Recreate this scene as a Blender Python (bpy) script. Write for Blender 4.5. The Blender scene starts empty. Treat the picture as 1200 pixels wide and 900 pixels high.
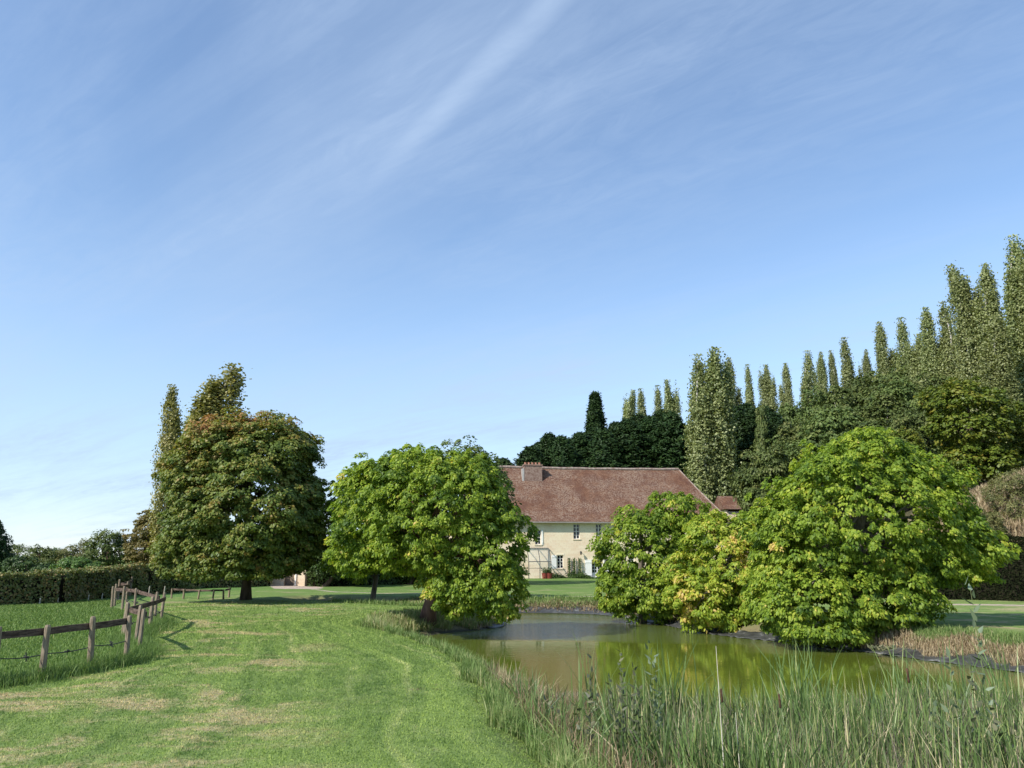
import bpy, math, numpy as np
from math import radians as R
from mathutils import Vector
rng = np.random.default_rng(7)
C = bpy.context.scene
col = C.collection

# ------------------------------------------------------------------ camera
F = 890.0; CAMZ = 2.2; PITCH = math.atan(202.0/F)
cam = bpy.data.cameras.new('camera'); camo = bpy.data.objects.new('camera', cam); col.objects.link(camo)
camo.location = (0, 0, CAMZ); camo.rotation_euler = (R(90)+PITCH, 0, 0)
cam.sensor_width = 36; cam.lens = 36*F/1200; cam.clip_start = 0.1; cam.clip_end = 8000
C.camera = camo
C.render.resolution_x = 1024; C.render.resolution_y = 768

# ------------------------------------------------------------------ light
SUN_EL = 40.0
SUN_FROM = Vector((-0.80, -0.60, 0)).normalized()       # where the sun stands: left of and behind the camera
sd = bpy.data.lights.new('sun', 'SUN'); sd.energy = 5.0; sd.angle = R(0.53); sd.color = (1.0, 0.95, 0.86)
so = bpy.data.objects.new('sun', sd); col.objects.link(so)
tosun = Vector((SUN_FROM.x*math.cos(R(SUN_EL)), SUN_FROM.y*math.cos(R(SUN_EL)), math.sin(R(SUN_EL))))
so.rotation_euler = tosun.to_track_quat('Z', 'Y').to_euler(); so.location = tosun*60
C.view_settings.view_transform = 'Standard'; C.view_settings.look = 'None'
C.view_settings.exposure = 0.42; C.view_settings.gamma = 1

def ray(u, v):
    x = (u-600)/F; y = -(v-450)/F
    return np.array([x, math.cos(PITCH)-y*math.sin(PITCH), math.sin(PITCH)+y*math.cos(PITCH)])
def at_z(u, v, z=0.0):
    d = ray(u, v); t = (z-CAMZ)/d[2]
    return np.array([d[0]*t, d[1]*t, z])
def at_y(u, v, Y):
    d = ray(u, v); t = Y/d[1]
    return np.array([d[0]*t, Y, CAMZ+d[2]*t])

# ------------------------------------------------------------------ node helpers
class NT:
    def __init__(s, tree):
        s.t = tree; s.n = tree.nodes; s.l = tree.links
    def node(s, typ, ins=None, **kw):
        n = s.n.new(typ)
        for k, v in kw.items(): setattr(n, k, v)
        if ins:
            for k, v in ins.items(): s.put(n.inputs[k], v)
        return n
    def put(s, sock, v):
        if isinstance(v, bpy.types.NodeSocket): s.l.new(v, sock)
        else: sock.default_value = v
    def math(s, op, a, b=0.0, c=None, clamp=False):
        n = s.n.new('ShaderNodeMath'); n.operation = op; n.use_clamp = clamp
        s.put(n.inputs[0], a); s.put(n.inputs[1], b)
        if c is not None: s.put(n.inputs[2], c)
        return n.outputs[0]
    def vmath(s, op, a, b=(0,0,0)):
        n = s.n.new('ShaderNodeVectorMath'); n.operation = op
        s.put(n.inputs[0], a); s.put(n.inputs[1], b)
        return n.outputs['Value'] if op in ('DOT_PRODUCT', 'LENGTH', 'DISTANCE') else n.outputs[0]
    def mix(s, f, a, b, blend='MIX'):
        n = s.n.new('ShaderNodeMix'); n.data_type = 'RGBA'; n.blend_type = blend
        s.put(n.inputs[0], f); s.put(n.inputs[6], a); s.put(n.inputs[7], b)
        return n.outputs[2]
    def noise(s, vec, scale, detail=3, rough=0.55, dist=0.0):
        n = s.n.new('ShaderNodeTexNoise')
        if vec is not None: s.l.new(vec, n.inputs['Vector'])
        n.inputs['Scale'].default_value = scale; n.inputs['Detail'].default_value = detail
        n.inputs['Roughness'].default_value = rough; n.inputs['Distortion'].default_value = dist
        return n.outputs['Fac']
    def maprange(s, v, a, b, c=0.0, d=1.0, smooth=True):
        n = s.n.new('ShaderNodeMapRange'); n.interpolation_type = 'SMOOTHSTEP' if smooth else 'LINEAR'
        s.put(n.inputs[0], v); s.put(n.inputs[1], a); s.put(n.inputs[2], b); s.put(n.inputs[3], c); s.put(n.inputs[4], d)
        return n.outputs[0]
    def ramp(s, f, stops):
        n = s.n.new('ShaderNodeValToRGB'); e = n.color_ramp.elements
        while len(e) < len(stops): e.new(0.5)
        for el, (p, c) in zip(e, stops): el.position = p; el.color = (c[0], c[1], c[2], 1)
        s.put(n.inputs[0], f); return n.outputs[0]
    def attr(s, name):
        n = s.n.new('ShaderNodeAttribute'); n.attribute_name = name; return n.outputs['Fac']
def c4(c): return (c[0], c[1], c[2], 1)
def newmat(name):
    m = bpy.data.materials.new(name); m.use_nodes = True; t = NT(m.node_tree); t.n.clear()
    out = t.node('ShaderNodeOutputMaterial'); return m, t, out
def principled(t, out, color, rough=0.7, bump=None, bstr=0.3, bdist=0.02, spec=0.3, metal=0.0):
    p = t.node('ShaderNodeBsdfPrincipled')
    t.put(p.inputs['Base Color'], color); t.put(p.inputs['Roughness'], rough)
    p.inputs['Specular IOR Level'].default_value = spec; p.inputs['Metallic'].default_value = metal
    if bump is not None:
        b = t.node('ShaderNodeBump'); b.inputs['Strength'].default_value = bstr; b.inputs['Distance'].default_value = bdist
        t.put(b.inputs['Height'], bump); t.l.new(b.outputs[0], p.inputs['Normal'])
    t.l.new(p.outputs[0], out.inputs['Surface']); return p
def simple(name, a, b, scale=6, rough=0.7, bstr=0.3, stretch=(1,1,1), spec=0.3, bdist=0.02):
    m, t, out = newmat(name); tc = t.node('ShaderNodeTexCoord')
    v = t.vmath('MULTIPLY', tc.outputs['Object'], stretch)
    n1 = t.noise(v, scale, 5, 0.65)
    f = t.maprange(n1, 0.3, 0.7)
    principled(t, out, t.mix(f, c4(a), c4(b)), rough, n1, bstr, bdist, spec); return m

# ------------------------------------------------------------------ world
w = bpy.data.worlds.new('World'); C.world = w; w.use_nodes = True
T = NT(w.node_tree); T.n.clear()
wo = T.node('ShaderNodeOutputWorld'); bg = T.node('ShaderNodeBackground'); bg.inputs['Strength'].default_value = 0.15
sky = T.node('ShaderNodeTexSky'); sky.sky_type = 'NISHITA'; sky.sun_disc = False
sky.sun_elevation = R(SUN_EL); sky.sun_rotation = math.atan2(SUN_FROM.x, SUN_FROM.y)
sky.air_density = 1.0; sky.dust_density = 0.1; sky.ozone_density = 1.6; sky.altitude = 100
tc = T.node('ShaderNodeTexCoord'); D = tc.outputs['Generated']
sep = T.node('ShaderNodeSeparateXYZ'); T.l.new(D, sep.inputs[0])
zz = T.math('ADD', T.math('MAXIMUM', sep.outputs[2], 0.0), 0.10)
px_ = T.math('DIVIDE', sep.outputs[0], zz); py_ = T.math('DIVIDE', sep.outputs[1], zz)
cmb = T.node('ShaderNodeCombineXYZ'); T.l.new(px_, cmb.inputs[0]); T.l.new(py_, cmb.inputs[1]); P = cmb.outputs[0]
def skyp(u, v):
    d = ray(u, v); d = d/np.linalg.norm(d); z = max(d[2], 0)+0.10
    return np.array([d[0]/z, d[1]/z])
# cirrus veils, combed along the wind
rot = T.node('ShaderNodeVectorRotate', rotation_type='Z_AXIS'); T.l.new(P, rot.inputs['Vector']); rot.inputs['Angle'].default_value = R(38)
Ps = T.vmath('MULTIPLY', rot.outputs[0], (0.28, 0.85, 1))
wisp = T.noise(Ps, 1.5, 6, 0.58, 0.7)
broad = T.noise(T.vmath('ADD', Ps, (3.1, 1.7, 0)), 0.75, 2, 0.5, 0.3)
fine = T.noise(T.vmath('MULTIPLY', rot.outputs[0], (1.6, 4.2, 1)), 3.0, 5, 0.7, 1.2)
veil = T.math('MULTIPLY', T.maprange(wisp, 0.30, 0.85), T.maprange(broad, 0.15, 0.80))
veil = T.math('MULTIPLY', veil, T.maprange(fine, 0.30, 0.66, 0.50, 1.0))
# the fading vapour trail
a_, b_ = skyp(668, -20), skyp(455, 198)
dv = (b_-a_); L_ = np.linalg.norm(dv); dv = dv/L_; nv = np.array([-dv[1], dv[0]])
off = T.math('SUBTRACT', T.vmath('DOT_PRODUCT', P, (nv[0], nv[1], 0)), float(a_@nv))
off = T.math('ADD', off, T.math('MULTIPLY', T.math('SUBTRACT', T.noise(P, 2.2, 5, 0.6), 0.5), 0.07))
along = T.math('DIVIDE', T.math('SUBTRACT', T.vmath('DOT_PRODUCT', P, (dv[0], dv[1], 0)), float(a_@dv)), float(L_))
tr = T.maprange(T.math('ABSOLUTE', off), 0.0, 0.060, 1.0, 0.0)
tr = T.math('MULTIPLY', tr, T.maprange(along, 0.55, 1.70, 1.0, 0.0))
tr = T.math('MULTIPLY', tr, T.maprange(fine, 0.1, 0.8, 0.60, 1.0))
tr2 = T.maprange(T.math('ABSOLUTE', T.math('ADD', off, -0.10)), 0.0, 0.42, 1.0, 0.0)
tr2 = T.math('MULTIPLY', tr2, T.math('MULTIPLY', T.maprange(along, 1.4, 3.4, 1.0, 0.0), 0.26))
# low band of cumulus near the horizon on the left, milky air towards the horizon
hor = T.maprange(sep.outputs[2], 0.0, 0.45, 0.58, 0.0)
low = T.math('MULTIPLY', T.maprange(sep.outputs[2], 0.0, 0.03, 1.0, 0.0), T.maprange(T.noise(T.vmath('MULTIPLY', D, (1, 1, 7)), 5.0, 5, 0.6), 0.47, 0.60))
alpha = T.math('MAXIMUM', T.math('MULTIPLY', veil, 0.90), T.math('MULTIPLY', tr, 0.55))
alpha = T.math('ADD', alpha, tr2)
alpha = T.math('MAXIMUM', T.math('ADD', T.math('MULTIPLY', alpha, 0.9), T.math('MULTIPLY', hor, 1.0)), T.math('MULTIPLY', low, 0.85), clamp=True)
streak = T.noise(T.vmath('MULTIPLY', rot.outputs[0], (0.5, 5.0, 1)), 1.3, 6, 0.65, 0.6)
alpha = T.math('ADD', alpha, T.math('MULTIPLY', T.maprange(streak, 0.42, 0.70), T.math('MULTIPLY', T.maprange(broad, 0.25, 0.7), 0.13)), clamp=True)
tint = T.mix(1.0, sky.outputs[0], (1.06, 1.10, 1.12, 1), 'MULTIPLY')
skyc = T.mix(alpha, tint, (2.7, 3.5, 4.75, 1))
T.l.new(skyc, bg.inputs['Color']); T.l.new(bg.outputs[0], wo.inputs['Surface'])

# ------------------------------------------------------------------ object helpers
def tag(o, label=None, cat=None, group=None, kind=None):
    if label: o['label'] = label
    if cat: o['category'] = cat
    if group: o['group'] = group
    if kind: o['kind'] = kind
    return o
def empty(name, loc, label=None, cat=None, group=None, rz=0.0):
    o = bpy.data.objects.new(name, None); col.objects.link(o); o.location = loc; o.rotation_euler = (0, 0, rz)
    o.empty_display_size = 0.3
    return tag(o, label, cat, group)
def mesh_np(name, V, faces, mat, parent=None, attrs=None, smooth=False):
    """faces: list of (k-gon index arrays)"""
    me = bpy.data.meshes.new(name)
    V = np.asarray(V, dtype=np.float32); me.vertices.add(len(V)); me.vertices.foreach_set('co', V.ravel())
    if not isinstance(faces, list): faces = [faces]
    tot = np.concatenate([np.full(len(f), f.shape[1], dtype=np.int32) for f in faces])
    idx = np.concatenate([f.ravel() for f in faces]).astype(np.int32)
    me.loops.add(len(idx)); me.loops.foreach_set('vertex_index', idx)
    me.polygons.add(len(tot)); st = np.zeros(len(tot), dtype=np.int32); st[1:] = np.cumsum(tot)[:-1]
    me.polygons.foreach_set('loop_start', st); me.polygons.foreach_set('loop_total', tot)
    if smooth: me.polygons.foreach_set('use_smooth', np.ones(len(tot), dtype=bool))
    me.update(calc_edges=True)
    for k, (dom, a) in (attrs or {}).items():
        at = me.attributes.new(k, 'FLOAT', dom); at.data.foreach_set('value', np.asarray(a, dtype=np.float32))
    me.validate(clean_customdata=False)
    if mat: me.materials.append(mat)
    o = bpy.data.objects.new(name, me); col.objects.link(o)
    if parent: o.parent = parent
    return o
class MB:
    """collects boxes, tubes, quads -> one mesh"""
    def __init__(s): s.v = []; s.f = []
    def add(s, vs, fs):
        b = len(s.v); s.v += [tuple(map(float, p)) for p in vs]; s.f += [tuple(i+b for i in f) for f in fs]
    def box(s, x0, x1, y0, y1, z0, z1):
        s.add([(x0,y0,z0),(x1,y0,z0),(x1,y1,z0),(x0,y1,z0),(x0,y0,z1),(x1,y0,z1),(x1,y1,z1),(x0,y1,z1)],
              [(0,3,2,1),(4,5,6,7),(0,1,5,4),(1,2,6,5),(2,3,7,6),(3,0,4,7)])
    def beam(s, a, b, w, h, wob=0):
        a = np.array(a, float); b = np.array(b, float); d = b-a; L = np.linalg.norm(d); d /= L
        up = np.array([0,0,1.]) if abs(d[2]) < 0.9 else np.array([0,1.,0])
        sx = np.cross(d, up); sx /= np.linalg.norm(sx); sz = np.cross(sx, d)
        n = max(1, int(L/0.5)) if wob else 1
        rings = []
        for i in range(n+1):
            p = a+d*L*i/n + (rng.normal(0, wob, 3) if wob else 0)
            rings.append([p+sx*w/2*i_+sz*h/2*j_ for i_, j_ in ((-1,-1),(1,-1),(1,1),(-1,1))])
        vs = [q for r in rings for q in r]; fs = [(3,2,1,0), tuple(4*n+k for k in range(4))]
        for i in range(n):
            for k in range(4): fs.append((4*i+k, 4*i+(k+1)%4, 4*i+4+(k+1)%4, 4*i+4+k))
        s.add(vs, fs)
    def tube(s, pts, rad, n=8, cap=True):
        pts = [np.array(p, float) for p in pts]; rad = [rad]*len(pts) if np.isscalar(rad) else rad
        vs = []; fs = []
        for i, p in enumerate(pts):
            d = pts[min(i+1, len(pts)-1)]-pts[max(i-1, 0)]; d /= (np.linalg.norm(d)+1e-9)
            up = np.array([1.,0,0]) if abs(d[0]) < 0.8 else np.array([0,1.,0])
            a = np.cross(d, up); a /= np.linalg.norm(a); b = np.cross(d, a)
            for k in range(n):
                t = 2*math.pi*k/n; vs.append(p+rad[i]*(a*math.cos(t)+b*math.sin(t)))
        for i in range(len(pts)-1):
            for k in range(n): fs.append((i*n+k, i*n+(k+1)%n, (i+1)*n+(k+1)%n, (i+1)*n+k))
        if cap: fs.append(tuple(range(n))[::-1]); fs.append(tuple((len(pts)-1)*n+k for k in range(n)))
        s.add(vs, fs)
    def build(s, name, mat, parent=None, smooth=False):
        me = bpy.data.meshes.new(name); me.from_pydata(s.v, [], s.f); me.update()
        if smooth: me.polygons.foreach_set('use_smooth', np.ones(len(me.polygons), dtype=bool))
        me.materials.append(mat); o = bpy.data.objects.new(name, me); col.objects.link(o)
        if parent: o.parent = parent
        return o
def sstep(a, b, x):
    t = np.clip((x-a)/(b-a), 0, 1); return t*t*(3-2*t)

# ------------------------------------------------------------------ terrain
WZ = -0.6
pp = [(468,753),(480,747),(510,742),(545,739),(572,736),(590,731),(560,726.5),(500,722.5),(440,719),(385,715.5),(355,713),(360,711.4),
      (400,711.8),(460,713.5),(540,716),(600,717.5),(640,718),(690,719),(720,721),(750,726),(790,733),(825,740),(870,747),(930,752),(975,757),(1000,761),(1050,767),(1100,774),(1150,780),(1200,786.5),(1300,797)]
poly = [at_z(u, v, WZ)[:2] for u, v in pp] + [np.array(p) for p in [(17,12.5),(17,8.5),(12,6.0),(7,5.2),(4,5.6),(2.4,7.2),(1.4,9.3)]]
poly += [at_z(u, v, WZ)[:2] for u, v in [(622,822),(600,803),(572,788),(540,776),(508,765),(482,758)]]
def chaikin(p, n=2):
    for _ in range(n):
        q = []
        for i in range(len(p)):
            a, b = p[i], p[(i+1) % len(p)]; q += [a*.75+b*.25, a*.25+b*.75]
        p = q
    return p
poly = np.array(chaikin(poly, 2))
poly = poly + 0.05*np.sin(np.arange(len(poly))[:, None]*np.array([1.7, 2.3]))
def sdf(x, y, pl=poly):
    x = np.asarray(x, float); y = np.asarray(y, float); shp = x.shape; x = x.ravel(); y = y.ravel()
    best = np.full(x.shape, 1e9); ins = np.zeros(x.shape, bool)
    n = len(pl)
    for i in range(n):
        a = pl[i]; b = pl[(i+1) % n]; e = b-a
        t = np.clip(((x-a[0])*e[0]+(y-a[1])*e[1])/(e@e+1e-12), 0, 1)
        d = (x-a[0]-t*e[0])**2+(y-a[1]-t*e[1])**2; best = np.minimum(best, d)
        c = (a[1] > y) != (b[1] > y)
        if abs(e[1]) > 1e-9: ins ^= c & (x < e[0]*(y-a[1])/e[1]+a[0])
    d = np.sqrt(best); return np.where(ins, -d, d).reshape(shp)
def seg_dist(x, y, pts):
    best = np.full(np.shape(x), 1e9)
    for a, b in zip(pts[:-1], pts[1:]):
        ex, ey = b[0]-a[0], b[1]-a[1]
        t = np.clip(((x-a[0])*ex+(y-a[1])*ey)/(ex*ex+ey*ey), 0, 1)
        best = np.minimum(best, np.hypot(x-a[0]-t*ex, y-a[1]-t*ey))
    return best
def hillz(x, y):
    r = x-19-0.17*(y-50)
    h = sstep(42.5, 56, y)*0.50*np.log1p(np.exp(np.clip(r*0.6, -30, 60)))/0.6
    h = h + 0.22*np.clip(y-108, 0, 60)*sstep(-60, 10, x)
    h = 30*(1-np.exp(-h/30.0))
    return h*(1-sstep(230, 500, y))*(1-sstep(200, 420, x))
def ground_z(x, y, d=None):
    x = np.asarray(x, float); y = np.asarray(y, float)
    if d is None: d = sdf(x, y)
    und = 0.05*np.sin(x*0.31+0.7)*np.sin(y*0.27)+0.025*np.sin(x*0.9+y*0.4)*np.sin(y*0.8-x*0.3)
    z = und*sstep(1, 5, d)
    bank = np.where(d > 0, WZ+0.62*sstep(-0.25, 1.5, d), WZ+0.02-1.1*sstep(0, 3, -d))
    z = np.where(d < 1.6, bank+und*0.3*sstep(0.5, 1.6, d), z+0.02)
    # hummock by the leaning tree
    z = z + 0.16*np.exp(-(((x+2.8)/1.4)**2+((y-27.2)/1.4)**2))*sstep(0.2, 1.2, d)
    return z + hillz(x, y)
def gz(x, y): return float(ground_z(np.array([x]), np.array([y]))[0])
def axis(lo, hi, step, far_lo, far_hi, g=1.12):
    a = list(np.arange(lo, hi+1e-6, step)); s = step; p = a[-1]
    while p < far_hi: s *= g; p += s; a.append(p)
    s = step; p = a[0]; b = []
    while p > far_lo: s *= g; p -= s; b.append(p)
    return np.array(b[::-1]+a)
gx = axis(-24, 34, 0.22, -2500, 2500); gy = axis(4, 48, 0.22, -300, 4000, 1.07)
GX, GY = np.meshgrid(gx, gy); fx = GX.ravel(); fy = GY.ravel()
dp = sdf(fx, fy); fz = ground_z(fx, fy, dp)
# fence line and paths decide the zones
FENCE = [at_z(u, v)[:2] for u, v in [(-60,812),(48,797),(105,787),(147,779),(162,768),(146,752),(175,739),(188,731),(157,721),(131,713),(150,704),(196,700),(230,698)]]
def side(x, y):        # > 0: paddock side, metres from the fence
    pl = np.array([(-60., 8.)]+[tuple(p) for p in FENCE]+[(-18., 60.), (-80., 60.)])
    return -sdf(x, y, pl)
PATH1 = [at_z(u, v)[:2] for u, v in [(338,683),(345,689),(395,694),(470,696),(560,698),(640,698.5),(720,699),(860,700)]]
PATH2 = [np.array(p) for p in [(14,38.5),(19,38.2),(24,36.0),(30,33.5),(40,30)]]
meadow = np.zeros_like(fx); near = (np.abs(fx) < 90) & (fy < 120) & (fy > 0)
meadow[near] = sstep(-0.5, 0.5, side(fx[near], fy[near]))
ds1 = seg_dist(fx, fy, [at_z(u, v)[:2] for u, v in [(338,683),(343,687),(350,690)]])
ds1b = seg_dist(fx, fy, PATH1); ds2 = seg_dist(fx, fy, PATH2)
pathm = np.maximum(np.maximum(sstep(1.9, 1.4, ds1), 0.7*sstep(0.35, 0.15, ds1b)), sstep(0.6, 0.4, ds2))
forest = sstep(0.25, 1.6, hillz(fx, fy))
ny, nx = GX.shape
ii = (np.arange(ny-1)[:, None]*nx+np.arange(nx-1)[None, :]).ravel()
quads = np.stack([ii, ii+1, ii+nx+1, ii+nx], 1)

def lawn_colour(t, Pw):
    dpn = t.attr('dpond'); mea = t.attr('meadow'); pth = t.attr('path'); forr = t.attr('forest')
    nb = t.noise(Pw, 0.22, 4, 0.6); nm = t.noise(Pw, 1.3, 5, 0.65); nf = t.noise(Pw, 9.0, 5, 0.7); nh = t.noise(Pw, 55.0, 3, 0.7)
    base = t.ramp(t.math('ADD', t.math('MULTIPLY', nm, 0.55), t.math('MULTIPLY', nf, 0.45)),
                  [(0.34, (0.062,0.115,0.026)), (0.47, (0.110,0.178,0.044)), (0.58, (0.165,0.228,0.072)), (0.68, (0.27,0.285,0.13))])
    # mowing: lanes that follow the pond edge, alternately leaning blades plus thin pale wheel lines
    dw = t.math('ADD', dpn, t.math('MULTIPLY', t.math('SUBTRACT', t.noise(Pw, 0.11, 0.5, 0.4), 0.5), 3.0))
    dw = t.math('ADD', dw, t.math('MULTIPLY', t.math('SUBTRACT', nm, 0.5), 0.06))
    cs_ = t.node('ShaderNodeCombineXYZ'); t.l.new(t.math('MULTIPLY', dw, 3.2), cs_.inputs[0]); t.l.new(t.vmath('DOT_PRODUCT', Pw, (.22, .22, 0)), cs_.inputs[1])
    fs = t.noise(cs_.outputs[0], 1.0, 4, 0.65)
    cs2 = t.node('ShaderNodeCombineXYZ'); t.l.new(t.math('MULTIPLY', dw, 1.3), cs2.inputs[0]); t.l.new(t.vmath('DOT_PRODUCT', Pw, (.14, .30, 0)), cs2.inputs[1])
    fs2 = t.noise(cs2.outputs[0], 1.0, 4, 0.6)
    lane = t.maprange(t.math('SINE', t.math('MULTIPLY', dw, 2*math.pi/1.7)), -1.0, 1.0)
    line = t.maprange(t.math('ABSOLUTE', t.math('SINE', t.math('MULTIPLY', dw, math.pi/0.85))), 0.0, 0.38, 1.0, 0.0)
    line = t.math('MULTIPLY', line, t.maprange(t.noise(Pw, .6, 3, .6), 0.38, 0.60, 0.15, 0.85))
    lawnf = t.math('SUBTRACT', 1.0, mea)
    cc = t.mix(t.math('MULTIPLY', t.math('ADD', t.math('MULTIPLY', lane, 0.16), t.math('MULTIPLY', t.maprange(fs, 0.36, 0.64), 0.55)), lawnf), base, (0.23,0.315,0.080,1))
    cc = t.mix(t.math('MULTIPLY', t.math('MULTIPLY', t.math('MULTIPLY', line, 0.75), t.maprange(fs2, 0.40, 0.62)), lawnf), cc, (0.38,0.41,0.17,1))
    # worn, straw-coloured patches, drawn out along the mowing
    sx_ = t.node('ShaderNodeSeparateXYZ'); t.l.new(Pw, sx_.inputs[0])
    cm_ = t.node('ShaderNodeCombineXYZ'); t.l.new(t.math('MULTIPLY', sx_.outputs[0], 0.55), cm_.inputs[0]); t.l.new(t.math('MULTIPLY', sx_.outputs[1], 0.8), cm_.inputs[1])
    np_ = t.noise(cm_.outputs[0], 0.62, 7, 0.74, 0.4)
    worn = t.math('MULTIPLY', t.maprange(sx_.outputs[1], 15.0, 9.0), t.maprange(sx_.outputs[0], 0.5, -3.0))
    np_ = t.math('ADD', np_, t.math('MULTIPLY', worn, 0.055))
    dry = t.math('MULTIPLY', t.maprange(np_, 0.50, 0.62), t.maprange(dpn, 3.0, 5.0))
    dry = t.math('MULTIPLY', dry, lawnf); dry = t.math('MULTIPLY', dry, t.maprange(nf, 0.3, 0.6, 0.25, 0.95))
    cc = t.mix(dry, cc, (0.42,0.35,0.20,1))
    soil = t.math('MULTIPLY', t.maprange(np_, 0.61, 0.67), t.maprange(nf, 0.45, 0.6)); soil = t.math('MULTIPLY', soil, lawnf)
    cc = t.mix(t.math('MULTIPLY', soil, 0.8), cc, (0.16,0.11,0.065,1))
    # paddock: deeper, cooler green
    meac = t.ramp(nm, [(0.3, (0.085,0.165,0.045)), (0.55, (0.13,0.225,0.062)), (0.75, (0.18,0.27,0.08))])
    cc = t.mix(mea, cc, meac)
    # far lawns a little more even and cooler
    far = t.maprange(sx_.outputs[1], 34.0, 60.0)
    cc = t.mix(t.math('MULTIPLY', far, 0.6), cc, (0.085,0.165,0.030,1))
    return cc, dpn, pth, forr, nb, nm, nf, nh
m_ground, t, out = newmat('grass_ground')
geo = t.node('ShaderNodeNewGeometry'); Pw = geo.outputs['Position']
cc, dpn, pth, forr, nb, nm, nf, nh = lawn_colour(t, Pw)
# banks
bk = t.math('ADD', dpn, t.math('MULTIPLY', t.math('SUBTRACT', nf, 0.5), 0.8))
bankc = t.ramp(t.math('ADD', t.math('MULTIPLY', nm, 0.5), t.math('MULTIPLY', nh, 0.5)), [(0.35, (0.10,0.095,0.045)), (0.52, (0.21,0.17,0.10)), (0.66, (0.12,0.16,0.05))])
cc = t.mix(t.maprange(bk, 0.5, 1.7, 0.95, 0.0), cc, bankc)
cc = t.mix(t.maprange(bk, -0.05, 0.2, 1.0, 0.0), cc, (0.05,0.05,0.035,1))
# leaf litter under the woods
cc = t.mix(forr, cc, t.ramp(nm, [(0.35, (0.035,0.040,0.015)), (0.6, (0.10,0.085,0.045)), (0.7, (0.22,0.18,0.11))]))
gr = t.ramp(nh, [(0.3, (0.34,0.26,0.20)), (0.7, (0.56,0.46,0.38))])
cc = t.mix(t.maprange(t.math('ADD', pth, t.math('MULTIPLY', t.math('SUBTRACT', nf, 0.5), 0.5)), 0.35, 0.6), cc, gr)
hgt = t.math('ADD', t.math('MULTIPLY', nf, 0.6), t.math('MULTIPLY', nh, 0.5))
principled(t, out, cc, 0.85, hgt, 0.9, 0.06, 0.15)
ground = mesh_np('ground', np.stack([fx, fy, fz], 1), quads, m_ground, None,
    {'dpond': ('POINT', np.clip(dp, -5, 60)), 'meadow': ('POINT', meadow), 'path': ('POINT', pathm), 'forest': ('POINT', forest)}, smooth=True)
tag(ground, kind='structure')

# water
m_water, t, out = newmat('pond_water')
geo = t.node('ShaderNodeNewGeometry'); Pw = geo.outputs['Position']
Pst = t.vmath('MULTIPLY', Pw, (1.0, 2.2, 1))
r1 = t.noise(Pst, 3.0, 3, 0.6, 0.2); r2 = t.noise(Pst, 14.0, 2, 0.5)
sp_ = t.node('ShaderNodeSeparateXYZ'); t.l.new(Pw, sp_.inputs[0])
wind = t.noise(t.vmath('MULTIPLY', Pw, (0.09, 0.22, 1)), 1.0, 2, 0.5)
wind = t.math('ADD', wind, t.math('MULTIPLY', t.maprange(sp_.outputs[1], 22.0, 30.0), 0.22))
wind = t.math('MULTIPLY', t.maprange(wind, 0.48, 0.90), 0.6)
h = t.math('ADD', t.math('MULTIPLY', r1, 0.5), t.math('MULTIPLY', t.math('MULTIPLY', r2, wind), 9.0))
p = principled(t, out, t.mix(wind, (0.095,0.120,0.016,1), (0.105,0.140,0.050,1)), t.math('ADD', 0.012, t.math('MULTIPLY', wind, 0.10)), h, 0.14, 0.03, 0.5)  # paler, bluer base colour in the ruffled patch stands in for reflected sky
p.inputs['IOR'].default_value = 1.55
cen = poly.mean(0)
from mathutils.geometry import tessellate_polygon
outer = []
n = len(poly)
for i in range(n):
    a, b, c = poly[i-1], poly[i], poly[(i+1) % n]; tt = c-a; tt /= np.linalg.norm(tt)
    nn = np.array([tt[1], -tt[0]]); q = b+nn*0.12
    if sdf(q[0:1], q[1:2])[0] < 0: q = b-nn*0.12
    outer.append(q)
tris = tessellate_polygon([[Vector((q[0], q[1], 0)) for q in outer]])
V = np.array([(q[0], q[1], WZ) for q in outer]); Ft = np.array([list(t3) for t3 in tris])
fl = []
for t3 in Ft:
    a, b, c = V[t3[0]], V[t3[1]], V[t3[2]]
    fl.append(t3 if (b[0]-a[0])*(c[1]-a[1])-(b[1]-a[1])*(c[0]-a[0]) > 0 else t3[::-1])
tag(mesh_np('water', V, np.array(fl), m_water), kind='structure')

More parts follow.
